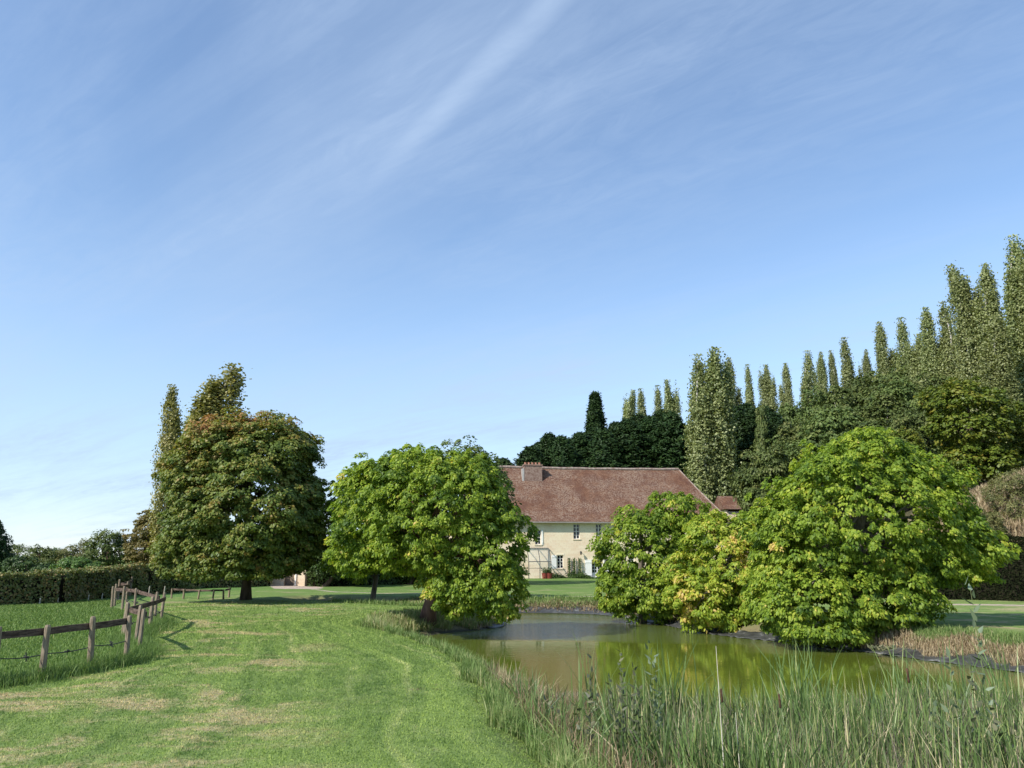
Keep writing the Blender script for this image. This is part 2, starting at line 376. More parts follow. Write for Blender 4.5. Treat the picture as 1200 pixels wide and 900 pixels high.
# ------------------------------------------------------------------ foliage
GAIN = {'catalpa_leaf': 1.6, 'chestnut_leaf': 2.05, 'poplar_leaf': 2.1, 'golden_poplar_leaf': 2.1, 'woodland_leaf': 1.6, 'hornbeam_leaf': 1.35, 'beech_hedge_leaf': 2.6, 'conifer_spray': 1.15, 'green_hedge_leaf': 1.2, 'dark_hedge_leaf': .8, 'reed_blade': 1.35, 'paddock_blade': 1.3, 'rough_grass_blade': 1.45, 'dry_grass_blade': 1.25, 'dark_weed_leaf': 1.3}
def leafmat(name, stops, trans=0.30, rough=0.5, spec=0.3, jitter=0.0):
    m, t, out = newmat(name); f = t.attr('h')
    gn = GAIN.get(name, 1.0); stops = [(p_, tuple(min(.85, q*gn) for q in c_)) for p_, c_ in stops]
    c = t.ramp(f, stops)
    if jitter:
        oi = t.node('ShaderNodeObjectInfo')
        hs = t.node('ShaderNodeHueSaturation'); t.l.new(c, hs.inputs['Color'])
        t.put(hs.inputs['Value'], t.math('ADD', 1.0-jitter, t.math('MULTIPLY', oi.outputs['Random'], 2*jitter)))
        t.put(hs.inputs['Hue'], t.math('ADD', 0.5-jitter*0.06, t.math('MULTIPLY', oi.outputs['Random'], jitter*0.12)))
        c = hs.outputs[0]
    p = t.node('ShaderNodeBsdfPrincipled'); t.l.new(c, p.inputs['Base Color']); p.inputs['Roughness'].default_value = rough
    p.inputs['Specular IOR Level'].default_value = spec
    tl = t.node('ShaderNodeBsdfTranslucent'); t.l.new(t.mix(1.0, c, (1.25,1.25,0.6,1), 'MULTIPLY'), tl.inputs['Color'])
    ms = t.node('ShaderNodeMixShader'); ms.inputs[0].default_value = trans
    t.l.new(p.outputs[0], ms.inputs[1]); t.l.new(tl.outputs[0], ms.inputs[2]); t.l.new(ms.outputs[0], out.inputs['Surface'])
    return m
def unit(v): return v/(np.linalg.norm(v, axis=1, keepdims=True)+1e-9)
def leaf_mesh(Pc, nrm, tip, L, W, h, big=False):
    """leaf polygons: centre base Pc, face normal nrm, direction tip, folded along the midrib"""
    tip = unit(tip-nrm*np.sum(tip*nrm, 1, keepdims=True)); s = np.cross(nrm, tip)
    L = np.broadcast_to(np.asarray(L, float), (len(Pc),))[:, None]; W = np.broadcast_to(np.asarray(W, float), (len(Pc),))[:, None]
    N = len(Pc)
    if big:
        k = [(-.5,0,0), (-.25,.50,-.14), (.10,.36,-.16), (.55,0,-.18), (.10,-.36,-.16), (-.25,-.50,-.14)]
        V = np.stack([Pc+tip*L*a+s*W*b+nrm*W*c for a, b, c in k], 1).reshape(-1, 3)
        o = (np.arange(N)*6)[:, None]
        Fq = np.concatenate([o+np.array([[0,3,2,1]]), o+np.array([[0,5,4,3]])], 1).reshape(-1, 4)
    else:
        k = [(-.5,0,0), (0,.5,-.12), (.5,0,-.05), (0,-.5,-.12)]
        V = np.stack([Pc+tip*L*a+s*W*b+nrm*W*c for a, b, c in k], 1).reshape(-1, 3)
        o = (np.arange(N)*4)[:, None]
        Fq = np.concatenate([o+np.array([[0,2,1]]), o+np.array([[0,3,2]])], 1).reshape(-1, 3)
    return V, Fq, np.repeat(h, 2)
def rand_dir(n):
    v = rng.normal(size=(n, 3)); return unit(v)
def clumps_in(ells, dens, rc, jit=0.16):
    """clump centres on the shells of a union of ellipsoids; ells: (cx,cy,cz,rx,ry,rz)"""
    out = []; E = np.array(ells, float)
    for i, e in enumerate(E):
        a = 4*math.pi*((e[3]*e[4])**1.6/3+(e[3]*e[5])**1.6/3+(e[4]*e[5])**1.6/3)**(1/1.6)
        n = int(a*dens/(rc*rc))
        d = rand_dir(n); f = np.where(rng.random(n) < 0.80, rng.uniform(0.78, 1.09, n), rng.uniform(0.5, 0.86, n))
        f = f*(1+jit*np.sin(d[:, 0]*5+i*2.1)*np.sin(d[:, 2]*6+i)+.06*np.sin(d[:, 2]*13+d[:, 0]*9+i)*np.sin(d[:, 1]*11+i))
        p = e[:3]+d*(e[3:]-rc*0.55)*f[:, None]
        keep = np.ones(n, bool)
        for j, g in enumerate(E):
            if j != i: keep &= (((p-g[:3])/g[3:])**2).sum(1) > 0.50
        p = p[keep]; out.append(np.concatenate([p, unit((p-e[:3])/e[3:]**2)], 1))
    return np.concatenate(out)
def crown_leaves(ells, rc, nleaf, L, W, dens=0.55, droop=0.4, upb=0.55, tint=None, big=False, squash=0.6, spread=0.45, zmin=None, rfun=None):
    cl = clumps_in(ells, dens, rc)
    if zmin is not None: cl = cl[cl[:, 2] > zmin]
    n = len(cl); k = rng.poisson(nleaf, n).clip(3)
    r = rc*rng.uniform(0.5, 1.5, n)
    idx = np.repeat(np.arange(n), k); M = len(idx)
    o = cl[idx, 3:]; d = rand_dir(M); d = np.where((d*o).sum(1, keepdims=True) < -0.25, -d, d)
    d[:, 2] = np.where(rng.random(M) < 0.62, np.abs(d[:, 2]), d[:, 2])
    f = rng.uniform(0.45, 1.0, M)[:, None]**0.6
    P = cl[idx, :3]+d*f*r[idx][:, None]*np.array([1, 1, squash])
    P[:, 2] -= droop*r[idx]*(np.hypot(d[:, 0], d[:, 1])**2)*f[:, 0]*0.6
    nr = unit(0.55*d+0.35*o+np.array([0, 0, upb])+rng.normal(0, spread, (M, 3)))
    tp = unit(d*np.array([1, 1, .2])+o*0.6+np.array([0, 0, -droop])+rng.normal(0, .35, (M, 3)))
    hc = rng.normal(0, 0.13, n)
    h = 0.42+hc[idx]+rng.normal(0, 0.13, M)
    if tint is not None: h = h+tint(P, cl[idx, :3])
    sz = rng.uniform(0.7, 1.25, M)
    return leaf_mesh(P, nr, tp, L*sz, W*sz, np.clip(h, 0.01, 0.99), big)+(cl,)
def join_leaves(parts):
    V = []; Fs = []; H = []; o = 0
    for v, f, h in parts:
        V.append(v); Fs.append(f+o); H.append(h); o += len(v)
    return np.concatenate(V), np.concatenate(Fs), np.concatenate(H)
def bark(name, a, b, sc=5): return simple(name, a, b, sc, 0.85, 0.8, (1, 1, 0.25), 0.15, 0.05)
M_bark = bark('bark_grey', (0.10,0.085,0.065), (0.22,0.19,0.15))
M_barkd = bark('bark_dark', (0.05,0.038,0.030), (0.13,0.095,0.07))
M_barkr = bark('bark_reddish', (0.085,0.045,0.032), (0.24,0.145,0.11), 3)
M_barkp = bark('bark_pale', (0.28,0.26,0.22), (0.50,0.47,0.42))
def limbs(mb, base, top, r0, targets, n=8, lean=(0,0)):
    base = np.array(base, float); top = np.array(top, float)
    K = 7; pts = []; rad = []
    for i in range(K+1):
        f = i/K; p = base+(top-base)*f; p[:2] += np.array(lean)*math.sin(f*math.pi)
        p[:2] += rng.normal(0, r0*0.15, 2) if 0 < i < K else 0
        pts.append(p); rad.append(r0*(1-0.72*f)*(1.35 if i == 0 else 1.0))
    mb.tube(pts, rad, n)
    for tg in targets:
        f = rng.uniform(0.25, 0.85); s = base+(top-base)*f; s[:2] += np.array(lean)*math.sin(f*math.pi)
        tg = np.array(tg, float); tg = s+(tg-s)*.86; mid = s*0.45+tg*0.55+np.array([0, 0, 0.10*np.linalg.norm(tg-s)])
        q1 = s*0.8+mid*0.2+rng.normal(0, 0.05, 3)
        r = r0*0.42*(1-f*0.5)
        mb.tube([s, q1, mid, tg], [r, r*0.8, r*0.5, r*0.14], 6)
        for _ in range(2):
            e = mid+rng.normal(0, 1, 3)*np.linalg.norm(tg-s)*0.10+(tg-mid)*0.4
            mb.tube([mid, (mid+e)/2+np.array([0, 0, .06]), e], [r*.4, r*.28, r*.08], 5)
def tree(name, label, base, ells_abs, mat, barkm, r0, rc, nleaf, L, W, cat='tree', group=None, trunk_top=None, lean=(0,0), nlimb=14, **kw):
    base = np.array(base, float); root = empty(name, base, label, cat, group)
    ells = [(e[0]-base[0], e[1]-base[1], e[2]-base[2], e[3], e[4], e[5]) for e in ells_abs]
    tint = kw.pop('tint', None)
    v, f, h, cl = crown_leaves(ells, rc, nleaf, L, W, tint=tint, **kw)
    mesh_np('crown', v, f, mat, root, {'h': ('FACE', h)})
    if trunk_top is None:
        e = max(ells, key=lambda q: q[3]*q[5]); trunk_top = (e[0], e[1], e[2]+e[5]*0.5)
    mb = MB(); tg = cl[rng.choice(len(cl), min(nlimb, len(cl)), replace=False), :3]
    limbs(mb, (0, 0, -0.25), trunk_top, r0, tg, lean=lean); mb.build('trunk', barkm, root, True)
    return root
def E(u, v, ru, rv, Y, dy=0.0, ry=None):
    """ellipsoid seen at pixel (u,v) with pixel radii, standing at distance Y"""
    p = at_y(u, v, Y+dy); s = (Y+dy)/F
    return (p[0], p[1], p[2], ru*s, (ry if ry else 0.9*(ru+rv)/2*s), rv*s)

# ------------------------------------------------------------------ leaf materials
M_cat = leafmat('catalpa_leaf', [(0.0, (0.040,0.078,0.012)), (0.30, (0.100,0.155,0.018)), (0.55, (0.180,0.240,0.028)), (0.78, (0.270,0.300,0.042)), (0.90, (0.40,0.34,0.07)), (1.0, (0.42,0.30,0.12))], 0.48)
M_che = leafmat('chestnut_leaf', [(0.0, (0.028,0.048,0.010)), (0.35, (0.060,0.085,0.015)), (0.62, (0.105,0.110,0.022)), (0.82, (0.150,0.100,0.028)), (1.0, (0.17,0.080,0.030))], 0.30)
M_pop = leafmat('poplar_leaf', [(0.0, (0.045,0.060,0.020)), (0.5, (0.108,0.122,0.045)), (1.0, (0.175,0.185,0.085))], 0.32, 0.45, 0.4, 0.10)
M_popg = leafmat('golden_poplar_leaf', [(0.0, (0.055,0.060,0.016)), (0.5, (0.125,0.118,0.034)), (1.0, (0.20,0.17,0.06))], 0.30, 0.45, 0.4)
M_con = leafmat('conifer_spray', [(0.0, (0.009,0.022,0.006)), (0.5, (0.021,0.046,0.011)), (1.0, (0.048,0.080,0.020))], 0.08, 0.6, 0.2, 0.12)
M_oak = leafmat('woodland_leaf', [(0.0, (0.028,0.046,0.012)), (0.5, (0.065,0.088,0.022)), (1.0, (0.125,0.130,0.042))], 0.20, 0.55, 0.25, 0.16)
M_yel = leafmat('hornbeam_leaf', [(0.0, (0.038,0.065,0.008)), (0.45, (0.085,0.115,0.012)), (0.8, (0.140,0.135,0.018)), (1.0, (0.17,0.11,0.02))], 0.25)
M_wil = leafmat('willow_leaf', [(0.0, (0.070,0.080,0.028)), (0.5, (0.15,0.155,0.050)), (1.0, (0.27,0.24,0.10))], 0.25)
M_gold = leafmat('autumn_leaf', [(0.0, (0.060,0.065,0.016)), (0.5, (0.150,0.125,0.030)), (1.0, (0.26,0.18,0.06))], 0.25)
M_bush = leafmat('green_bush_leaf', [(0.0, (0.050,0.095,0.020)), (0.5, (0.11,0.19,0.045)), (1.0, (0.20,0.28,0.09))], 0.28)
M_beech = leafmat('beech_hedge_leaf', [(0.0, (0.030,0.040,0.014)), (0.45, (0.062,0.074,0.022)), (0.75, (0.115,0.082,0.034)), (1.0, (0.17,0.105,0.05))], 0.18)
M_hed = leafmat('green_hedge_leaf', [(0.0, (0.020,0.040,0.010)), (0.5, (0.045,0.080,0.018)), (1.0, (0.08,0.12,0.03))], 0.18)
M_darkhedge = leafmat('dark_hedge_leaf', [(0.0, (0.010,0.014,0.006)), (0.5, (0.016,0.021,0.008)), (1.0, (0.030,0.030,0.013))], 0.05, .9, .05)  # near-black leaf colour for the tall hedge beside the drive
M_dryl = leafmat('dry_grass_blade', [(0.0, (0.09,0.060,0.035)), (0.4, (0.21,0.155,0.095)), (0.7, (0.33,0.26,0.16)), (1.0, (0.42,0.36,0.22))], 0.25)

# ------------------------------------------------------------------ trees of the garden
# horse chestnut on the left
def che_tint(P, Cc):
    return 0.20*sstep(2.5, -2.0, P[:, 0])*sstep(3.5, 8.5, P[:, 2])+0.22*sstep(7.0, 9.5, P[:, 2])-0.04
Y = 39.0; b = at_z(288, 703)
tree('horse_chestnut', 'large round-crowned tree with rusty brown upper leaves and a straight dark trunk', (b[0], b[1], gz(b[0], b[1])),
     [E(288,580,88,92,Y), E(228,630,42,50,Y), E(345,625,36,50,Y), E(300,535,68,50,Y), E(245,560,42,50,Y), E(285,640,70,42,Y,-1.0), E(362,575,20,22,Y), E(345,646,28,20,Y), E(300,600,62,78,Y,-1.6), E(295,545,60,44,Y,-1.2), E(262,528,46,36,Y), E(322,600,50,50,Y,.8), E(215,665,24,16,Y), E(330,535,38,34,Y)],
     M_che, M_barkd, 0.27, 0.36, 64, 0.155, 0.115, dens=0.95, droop=0.5, tint=che_tint, squash=0.55, nlimb=30, zmin=1.25)

def cat_tint(amount, x0=0.0):
    def f(P, Cc):
        return amount*(np.sin(Cc[:, 0]*1.9+1)*np.sin(Cc[:, 1]*1.7)*np.sin(Cc[:, 2]*1.5+x0))
    return f
# catalpas
Y = 40.0; b = at_z(437, 701)
tree('catalpa_tree', 'bright green tree with a slender pale trunk, behind the leaning tree on the left bank', (b[0], b[1], gz(b[0], b[1])),
     [E(448,600,62,62,Y), E(420,640,36,38,Y), E(480,565,48,42,Y), E(470,650,50,25,Y)],
     M_cat, M_bark, 0.17, 0.28, 52, 0.155, 0.10, group='broad-leaved catalpas round the pond', dens=0.55, droop=0.8, tint=cat_tint(.15), big=True, zmin=1.3)
Y = 28.3; b = at_z(500, 721)
def left_tint(P, Cc): return cat_tint(.16)(P, Cc)
tree('catalpa_tree', 'wide bright green tree leaning over the left end of the pond, thick reddish trunk', (b[0], b[1], gz(b[0], b[1])),
     [E(510,605,88,78,Y), E(440,600,52,55,Y,0.4), E(420,640,36,34,Y,0.6), E(570,640,50,66,Y,-0.5), E(582,690,36,36,Y,-0.8), E(545,690,40,34,Y,-0.8), E(500,560,62,38,Y), E(530,575,58,48,Y), E(545,570,44,42,Y), E(455,560,42,28,Y)],
     M_cat, M_barkr, 0.30, 0.24, 56, 0.115, 0.075, group='broad-leaved catalpas round the pond', dens=0.60, droop=0.9, tint=left_tint, big=True, lean=(0.35, 0), nlimb=26)
Y = 34.5; b = at_y(752, 722, Y)
tree('catalpa_tree', 'loose bright green tree with a pointed top in front of the house wall', (b[0], b[1], gz(b[0], b[1])),
     [E(752,650,50,52,Y), E(805,640,34,30,Y), E(790,600,40,26,Y), E(722,690,26,30,Y), E(760,695,45,32,Y,-.8), E(716,655,18,22,Y)],
     M_cat, M_bark, 0.20, 0.26, 50, 0.13, 0.082, group='broad-leaved catalpas round the pond', dens=0.55, droop=0.9, tint=cat_tint(.15, 1.0), big=True)
Y = 30.5; b = at_y(848, 728, Y)
def yel_tint(P, Cc): return 0.18+cat_tint(.25, .5)(P, Cc)
tree('catalpa_tree', 'yellowing tree between the pointed green tree and the largest one on the right bank', (b[0], b[1], gz(b[0], b[1])),
     [E(835,632,34,30,Y), E(845,655,46,52,Y), E(820,700,42,36,Y,-.6), E(880,690,48,48,Y,-.6), E(800,668,26,28,Y), E(868,625,36,26,Y), E(850,725,28,18,Y,-.9)],
     M_cat, M_bark, 0.20, 0.26, 50, 0.13, 0.082, group='broad-leaved catalpas round the pond', dens=0.58, droop=0.8, tint=yel_tint, big=True)
Y = 26.0; b = at_y(1005, 742, Y)
tree('catalpa_tree', 'largest bright green tree, broad and domed, hanging over the right bank of the pond', (b[0], b[1], gz(b[0], b[1])),
     [E(1010,612,105,92,Y), E(940,650,62,66,Y,-.3), E(1100,640,72,46,Y), E(955,705,66,44,Y,-1.2), E(1020,555,66,56,Y), E(1070,590,66,56,Y), E(1030,700,66,42,Y,-.9), E(970,575,50,44,Y), E(905,700,34,42,Y,-.4), E(965,738,52,16,Y,-1.6), E(1140,650,34,30,Y)],
     M_cat, M_bark, 0.30, 0.25, 58, 0.118, 0.078, group='broad-leaved catalpas round the pond', dens=0.60, droop=0.9, tint=cat_tint(.16, 2.0), big=True, nlimb=30)
# dark tree behind the left catalpa
Y = 62.0; b = at_z(552, 683)
tree('lime_tree', 'dark olive tree whose top shows between the leaning tree and the house roof', (b[0], Y, 0),
     [E(545,570,44,58,Y), E(572,590,30,50,Y), E(515,585,40,50,Y)], M_oak, M_barkd, 0.3, 0.6, 44, 0.22, 0.16, dens=0.7)
# trees far left
Y = 74.0
tree('dark_fir', 'dark evergreen tree cut by the left edge of the picture', (at_y(-6, 670, Y)[0], Y, 0),
     [E(-8,655,22,22,Y), E(-8,635,15,18,Y), E(-8,618,8,14,Y)], M_con, M_barkd, 0.25, 0.55, 60, 0.30, 0.12, dens=0.8, droop=0.9, upb=0.3)
Y = 66.0
tree('round_tree', 'tall round dark green tree behind the far end of the beech hedge', (at_y(126, 670, Y)[0], Y, 0),
     [E(127,643,22,25,Y), E(140,652,14,16,Y), E(113,650,13,16,Y)], M_oak, M_barkd, 0.2, 0.45, 50, 0.18, 0.13, dens=0.7)
tree('autumn_tree', 'golden brown tree with wispy upright twigs, left of the big chestnut', (at_y(178, 672, Y-6)[0], Y-6, 0),
     [E(178,635,26,36,Y-6), E(165,652,17,22,Y-6), E(196,630,18,34,Y-6)], M_gold, M_bark, 0.2, 0.42, 70, 0.17, 0.10, dens=1.0, upb=0.3, droop=-0.3)
Y = 95.0
tree('round_tree', 'small round olive tree on the skyline near the dark evergreen', (at_y(46, 660, Y)[0], Y, 0),
     [E(46,652,14,14,Y), E(58,656,14,11,Y)], M_oak, M_barkd, 0.2, 0.5, 44, 0.2, 0.14, dens=0.7)
tree('grey_willow', 'pale grey-green tree on the skyline left of the tall round tree', (at_y(95, 660, Y)[0], Y, 0),
     [E(93,649,20,12,Y), E(78,655,14,10,Y), E(104,643,12,12,Y)], M_wil, M_bark, 0.2, 0.5, 44, 0.2, 0.1, dens=0.7)
Y = 60.0
tree('shrub', 'low dull green shrubs behind the beech hedge next to the dark evergreen', (at_y(28, 670, Y)[0], Y, 0),
     [E(25,665,22,14,Y), E(52,668,16,10,Y)], M_hed, M_bark, 0.1, 0.4, 44, 0.16, 0.11, dens=0.7, cat='shrub')
Y = 52.0
tree('shrub', 'bright fresh green bush just above the beech hedge', (at_y(90, 672, Y)[0], Y, 0),
     [E(88,666,24,15,Y), E(72,669,14,10,Y), E(106,668,14,12,Y)], M_bush, M_bark, 0.08, 0.35, 44, 0.17, 0.12, dens=0.7, cat='shrub')
# far skyline wood
Y = 150
for k, (u, v, ru, rv) in enumerate([(20,650,26,12), (70,652,26,9)]):
    tree('round_tree', ['distant dull green tree on the skyline, nearest the dark evergreen', 'distant low tree on the skyline behind the grey-green tree'][k], (at_y(u, 662, Y)[0], Y, 0),
         [E(u,v,ru,rv,Y), E(u+14,v+3,ru*.6,rv*.8,Y)], M_oak, M_barkd, 0.25, 0.8, 40, 0.3, 0.2, dens=0.6, nlimb=5)
# fill behind the chestnut / between it and the catalpa
Y = 58.0
tree('holly_tree', 'dark green tree seen low between the chestnut and the leaning tree', (at_y(378, 680, Y)[0], Y, 0),
     [E(376,655,20,24,Y), E(398,650,22,26,Y), E(420,655,24,26,Y)], M_hed, M_barkd, 0.2, 0.45, 50, 0.18, 0.12, dens=0.75)
Y = 62.0
tree('holly_tree', 'dark green tree behind the foot of the leaning tree', (at_y(478, 680, Y)[0], Y, 0),
     [E(470,655,30,24,Y), E(505,650,34,28,Y), E(545,655,30,26,Y)], M_hed, M_barkd, 0.2, 0.5, 46, 0.2, 0.14, dens=0.7)

# ------------------------------------------------------------------ prototypes for the wood
def poplar_proto(kind, seed, mat=None):
    g = np.random.default_rng(seed); H = 24.0
    root = empty('poplar_tree', (0, 0, 0)); parts = []
    P = []; O = []
    nl = 3+kind
    lead = [(g.normal(0, .35), g.normal(0, .35), g.uniform(0.80, 0.96)*H if i else H) for i in range(nl)]
    for i, (lx, ly, lh) in enumerate(lead):
        n = 300 if i == 0 else 210
        f = g.random(n)**0.8
        prof = np.interp(f, [0, .08, .3, .6, .85, 1], [0.55, 1.05, 1.50, 1.30, 0.85, 0.22])*(1.0 if i == 0 else .8)
        prof = prof*(1+0.18*np.sin(f*23+i*2+seed))
        a = g.random(n)*2*math.pi; rr = prof*np.sqrt(g.uniform(0.25, 1, n))
        z = 1.2+(lh-1.9)*f
        P.append(np.stack([lx*2*f+rr*np.cos(a), ly*2*f+rr*np.sin(a), z], 1)); O.append(np.stack([np.cos(a), np.sin(a), 0*a+.3], 1))
    P = np.concatenate(P); O = np.concatenate(O); k = 26
    idx = np.repeat(np.arange(len(P)), k); M = len(idx)
    d = g.normal(size=(M, 3))*np.array([.23, .23, .62]); Q = P[idx]+d+np.array([0, 0, .2])
    Q[:, 2] = np.minimum(Q[:, 2], H+.3)
    nr = unit(O[idx]*0.8+g.normal(0, .6, (M, 3))+np.array([0, 0, .2])); tp = unit(O[idx]*.3+np.array([0, 0, .8])+g.normal(0, .5, (M, 3)))
    hc = g.normal(0, .16, len(P)); h = np.clip(.45+hc[idx]+g.normal(0, .17, M), 0, 1)
    v, f_, hh = leaf_mesh(Q, nr, tp, .25*g.uniform(.7, 1.3, M), .20, h)
    mesh_np('crown', v, f_, mat or M_pop, root, {'h': ('FACE', hh)})
    mb = MB(); mb.tube([(0,0,-.5), (0,0,H*.4), (.1,0,H*.8), (lead[0][0]*2, lead[0][1]*2, H)], [.34,.24,.10,.03], 8)
    for (lx, ly, lh) in lead[1:]:
        mb.tube([(0,0,2.5), (lx*1.3, ly*1.3, 6), (lx*2, ly*2, lh*.9)], [.16,.12,.03], 6)
    mb.build('trunk', M_barkp, root, True); return root, H, 2.9
def conifer_proto(seed, spire=False):
    g = np.random.default_rng(seed); H = 18.0; root = empty('cypress_tree', (0, 0, 0))
    n = 1300; f = g.random(n)**0.75*0.985
    prof = np.interp(f, [0, .1, .45, .7, .88, 1], [2.6, 3.1, 2.9, 2.2, 1.15, .08] if not spire else [2.6, 2.9, 2.0, 1.05, .62, .16])
    a = g.random(n)*2*math.pi
    rr = prof*np.sqrt(g.uniform(.45, 1.0, n))*(1+.13*np.sin(a*5+f*18+seed)+.08*np.sin(a*9-f*30))
    z = .4+H*f
    P = np.stack([rr*np.cos(a), rr*np.sin(a), z], 1); O = np.stack([np.cos(a), np.sin(a), .25+0*a], 1)
    k = 40; idx = np.repeat(np.arange(n), k); M = len(idx)
    s = g.uniform(-.5, .6, M)                                 # along a spray that sweeps up and then nods
    Q = P[idx]+O[idx]*(s*.85*np.minimum(1, prof[idx]/1.6))[:, None]+g.normal(0, .16, (M, 3)); Q[:, 2] += .35*s-.5*s*s
    Q[:, 2] = np.minimum(Q[:, 2], H+.9)
    nr = unit(O[idx]*.5+g.normal(0, .5, (M, 3))+np.array([0, 0, .6])); tp = unit(O[idx]*.8+g.normal(0, .45, (M, 3))+np.array([0, 0, .25]))
    hc = g.normal(0, .14, n); h = np.clip(.42+hc[idx]+g.normal(0, .14, M), 0, 1)
    v, f_, hh = leaf_mesh(Q, nr, tp, .40*g.uniform(.6, 1.3, M), .15, h)
    mesh_np('crown', v, f_, M_con, root, {'h': ('FACE', hh)})
    mb = MB(); mb.tube([(0,0,-.5), (0,0,H*.5), (0,0,H*.97)], [.36,.2,.03], 8); mb.build('trunk', M_barkd, root, True)
    return root, H+.3, 6.0
def broad_proto(seed, mat, barkm=M_barkd, tall=False):
    g = np.random.default_rng(seed); root = empty('woodland_tree', (0, 0, 0)); H = 12.0
    e = []
    if tall:
        for i in range(7): e.append((g.normal(0, .7), g.normal(0, .7), 3.2+i*1.35, 2.3-.16*i+g.normal(0, .2), 2.3-.16*i, 1.7))
    else:
        e.append((0, 0, 6.5, 3.4, 3.4, 4.3))
        for i in range(7):
            a = i*2.4+g.random(); e.append((2.0*math.cos(a), 2.0*math.sin(a), g.uniform(4, 9.2), g.uniform(1.4, 2.2), g.uniform(1.4, 2.2), g.uniform(1.3, 2.1)))
    for i in range(6): e.append((2.1*math.cos(i*1.05), 2.1*math.sin(i*1.05), 2.2+.5*(i % 2), 1.6, 1.6, 1.7))
    v, f, h, cl = crown_leaves(e, .62, 36, .30, .21, dens=.66, droop=.4)
    top = v[:, 2].max()
    mesh_np('crown', v, f, mat, root, {'h': ('FACE', h)})
    mb = MB(); limbs(mb, (0,0,-.5), (0,0,9), .28, cl[rng.choice(len(cl), 14, replace=False), :3]); mb.build('trunk', barkm, root, True)
    return root, top, (v[:, 0].max()-v[:, 0].min())
PRO = {'pop0': poplar_proto(0, 11), 'pop1': poplar_proto(1, 12), 'pop2': poplar_proto(2, 15),
       'popg': poplar_proto(1, 17, M_popg), 'popj': poplar_proto(0, 19, M_popg), 'con0': conifer_proto(21), 'con1': conifer_proto(22), 'spi': conifer_proto(23, True),
       'br0': broad_proto(31, M_oak), 'br1': broad_proto(32, M_oak), 'bir': broad_proto(33, M_oak, M_barkp, True), 'yel': broad_proto(34, M_yel)}
used = set()
def plant(key, u, vtop, Y, wpx, label, group, name=None, rz=None, base=None):
    root, H, W = PRO[key]
    if key in used:
        r = root.copy(); col.objects.link(r)
        for ch in root.children:
            c = ch.copy(); col.objects.link(c); c.parent = r
    else: r = root; used.add(key)
    top = at_y(u, vtop, Y); zb = gz(top[0], Y) if base is None else base; hh = max(top[2]-zb, 3.0)
    s = wpx*Y/F/W*(.86 if key[:3] == 'pop' and (Y > 110 or (70 < Y < 99)) else 1)
    r.location = (top[0], Y, zb); r.scale = (s, s, hh/H); r.rotation_euler = (0, 0, rng.uniform(0, 6.28) if rz is None else rz)
    tag(r, label, {'pop': 'poplar tree', 'con': 'evergreen tree', 'spi': 'evergreen tree'}.get(key[:3], 'tree'), group)
    if name: r.name = name
    return r
ORD = ['first','second','third','fourth','fifth','sixth','seventh','eighth','ninth','tenth','eleventh','twelfth','thirteenth','fourteenth','fifteenth','sixteenth']
# poplars left, behind the chestnut
plant('popg', 257, 428, 62, 56, 'tallest poplar, rising behind the top of the big round chestnut', 'poplars behind the chestnut')
plant('popj', 208, 455, 58, 28, 'slim poplar standing clear of the left side of the chestnut', 'poplars behind the chestnut')
plant('pop2', 229, 470, 66, 30, 'greyish poplar between the slim one and the tallest one behind the chestnut', 'poplars behind the chestnut')
# the row on the ridge
row = [(697,461,128,58),(735,459,135,20),(753,457,140,18),(770,455,145,18),(786,449,120,22),(856,423,125,24),(877,430,165,16),(897,428,160,18),(918,427,158,18),(940,413,150,24),
       (959,416,190,15),(975,412,190,15),(992,399,140,24),(1012,413,195,14),(1033,381,120,25),(1054,377,118,26)]
for i, (u, v, Y, wd) in enumerate(row):
    plant(['pop0', 'pop2', 'pop1'][i % 3] if i else 'spi', u, v, Y, wd, ('%s poplar from the left in the long row on the wooded skyline' % ORD[i]) if i else 'dark narrow evergreen spire at the left end of the row on the skyline', 'poplars in a row on the skyline')
plant('pop0', 813, 417, 100, 34, 'left one of the two tall poplars just behind the right end of the house', 'two tall poplars behind the house')
plant('pop2', 834, 415, 101, 36, 'right one of the two tall poplars just behind the right end of the house', 'two tall poplars behind the house')
big = [(1072,392,105,22,'small pointed poplar just right of the long skyline row'),(1089,364,100,26,'poplar on the hill left of the great group, lower than its neighbours'),
       (1108,354,98,30,'leafy poplar at the left foot of the great group on the hill'),(1127,310,88,36,'tall poplar, leftmost of the four highest on the hill'),
       (1148,312,86,36,'tall poplar, second of the four highest on the hill'),(1176,280,82,42,'highest poplar of all on the hill near the right edge'),(1200,288,80,40,'poplar on the hill cut by the right edge of the picture'),
       (1160,372,78,40,'shorter leafy poplar in front of the highest poplar on the hill')]
for i, (u, v, Y, wd, lb) in enumerate(big): plant(['pop2', 'pop1', 'pop0'][i % 3], u, v, Y, wd, lb, 'great poplars on the hill')
# dark evergreens behind the house
cons = [(590,538,112,56),(622,524,108,60),(643,509,112,52),(658,512,109,50),(680,508,114,58),(708,505,110,60),(735,492,112,64),(762,489,115,60),(786,484,112,64),(806,500,118,66),(862,478,112,60),(884,480,110,60),(905,486,114,62),(846,500,118,60),(930,500,118,60)]
cons = [(u, v, Y, wd*1.22) for (u, v, Y, wd) in cons]+[(632,519,116,66),(668,515,118,66),(695,503,121,66),(722,496,119,70),(748,487,121,72),(774,482,121,72),(873,474,121,70),(895,477,121,70)]
cons.sort()
ORD = ORD+['seventeenth','eighteenth','nineteenth','twentieth','twenty-first','twenty-second','twenty-third']
for i, (u, v, Y, wd) in enumerate(cons):
    plant('con%d' % (i % 2), u, v, Y, wd, '%s evergreen from the left in the dark wall of trees behind the house' % ORD[i], 'dark evergreens behind the house')
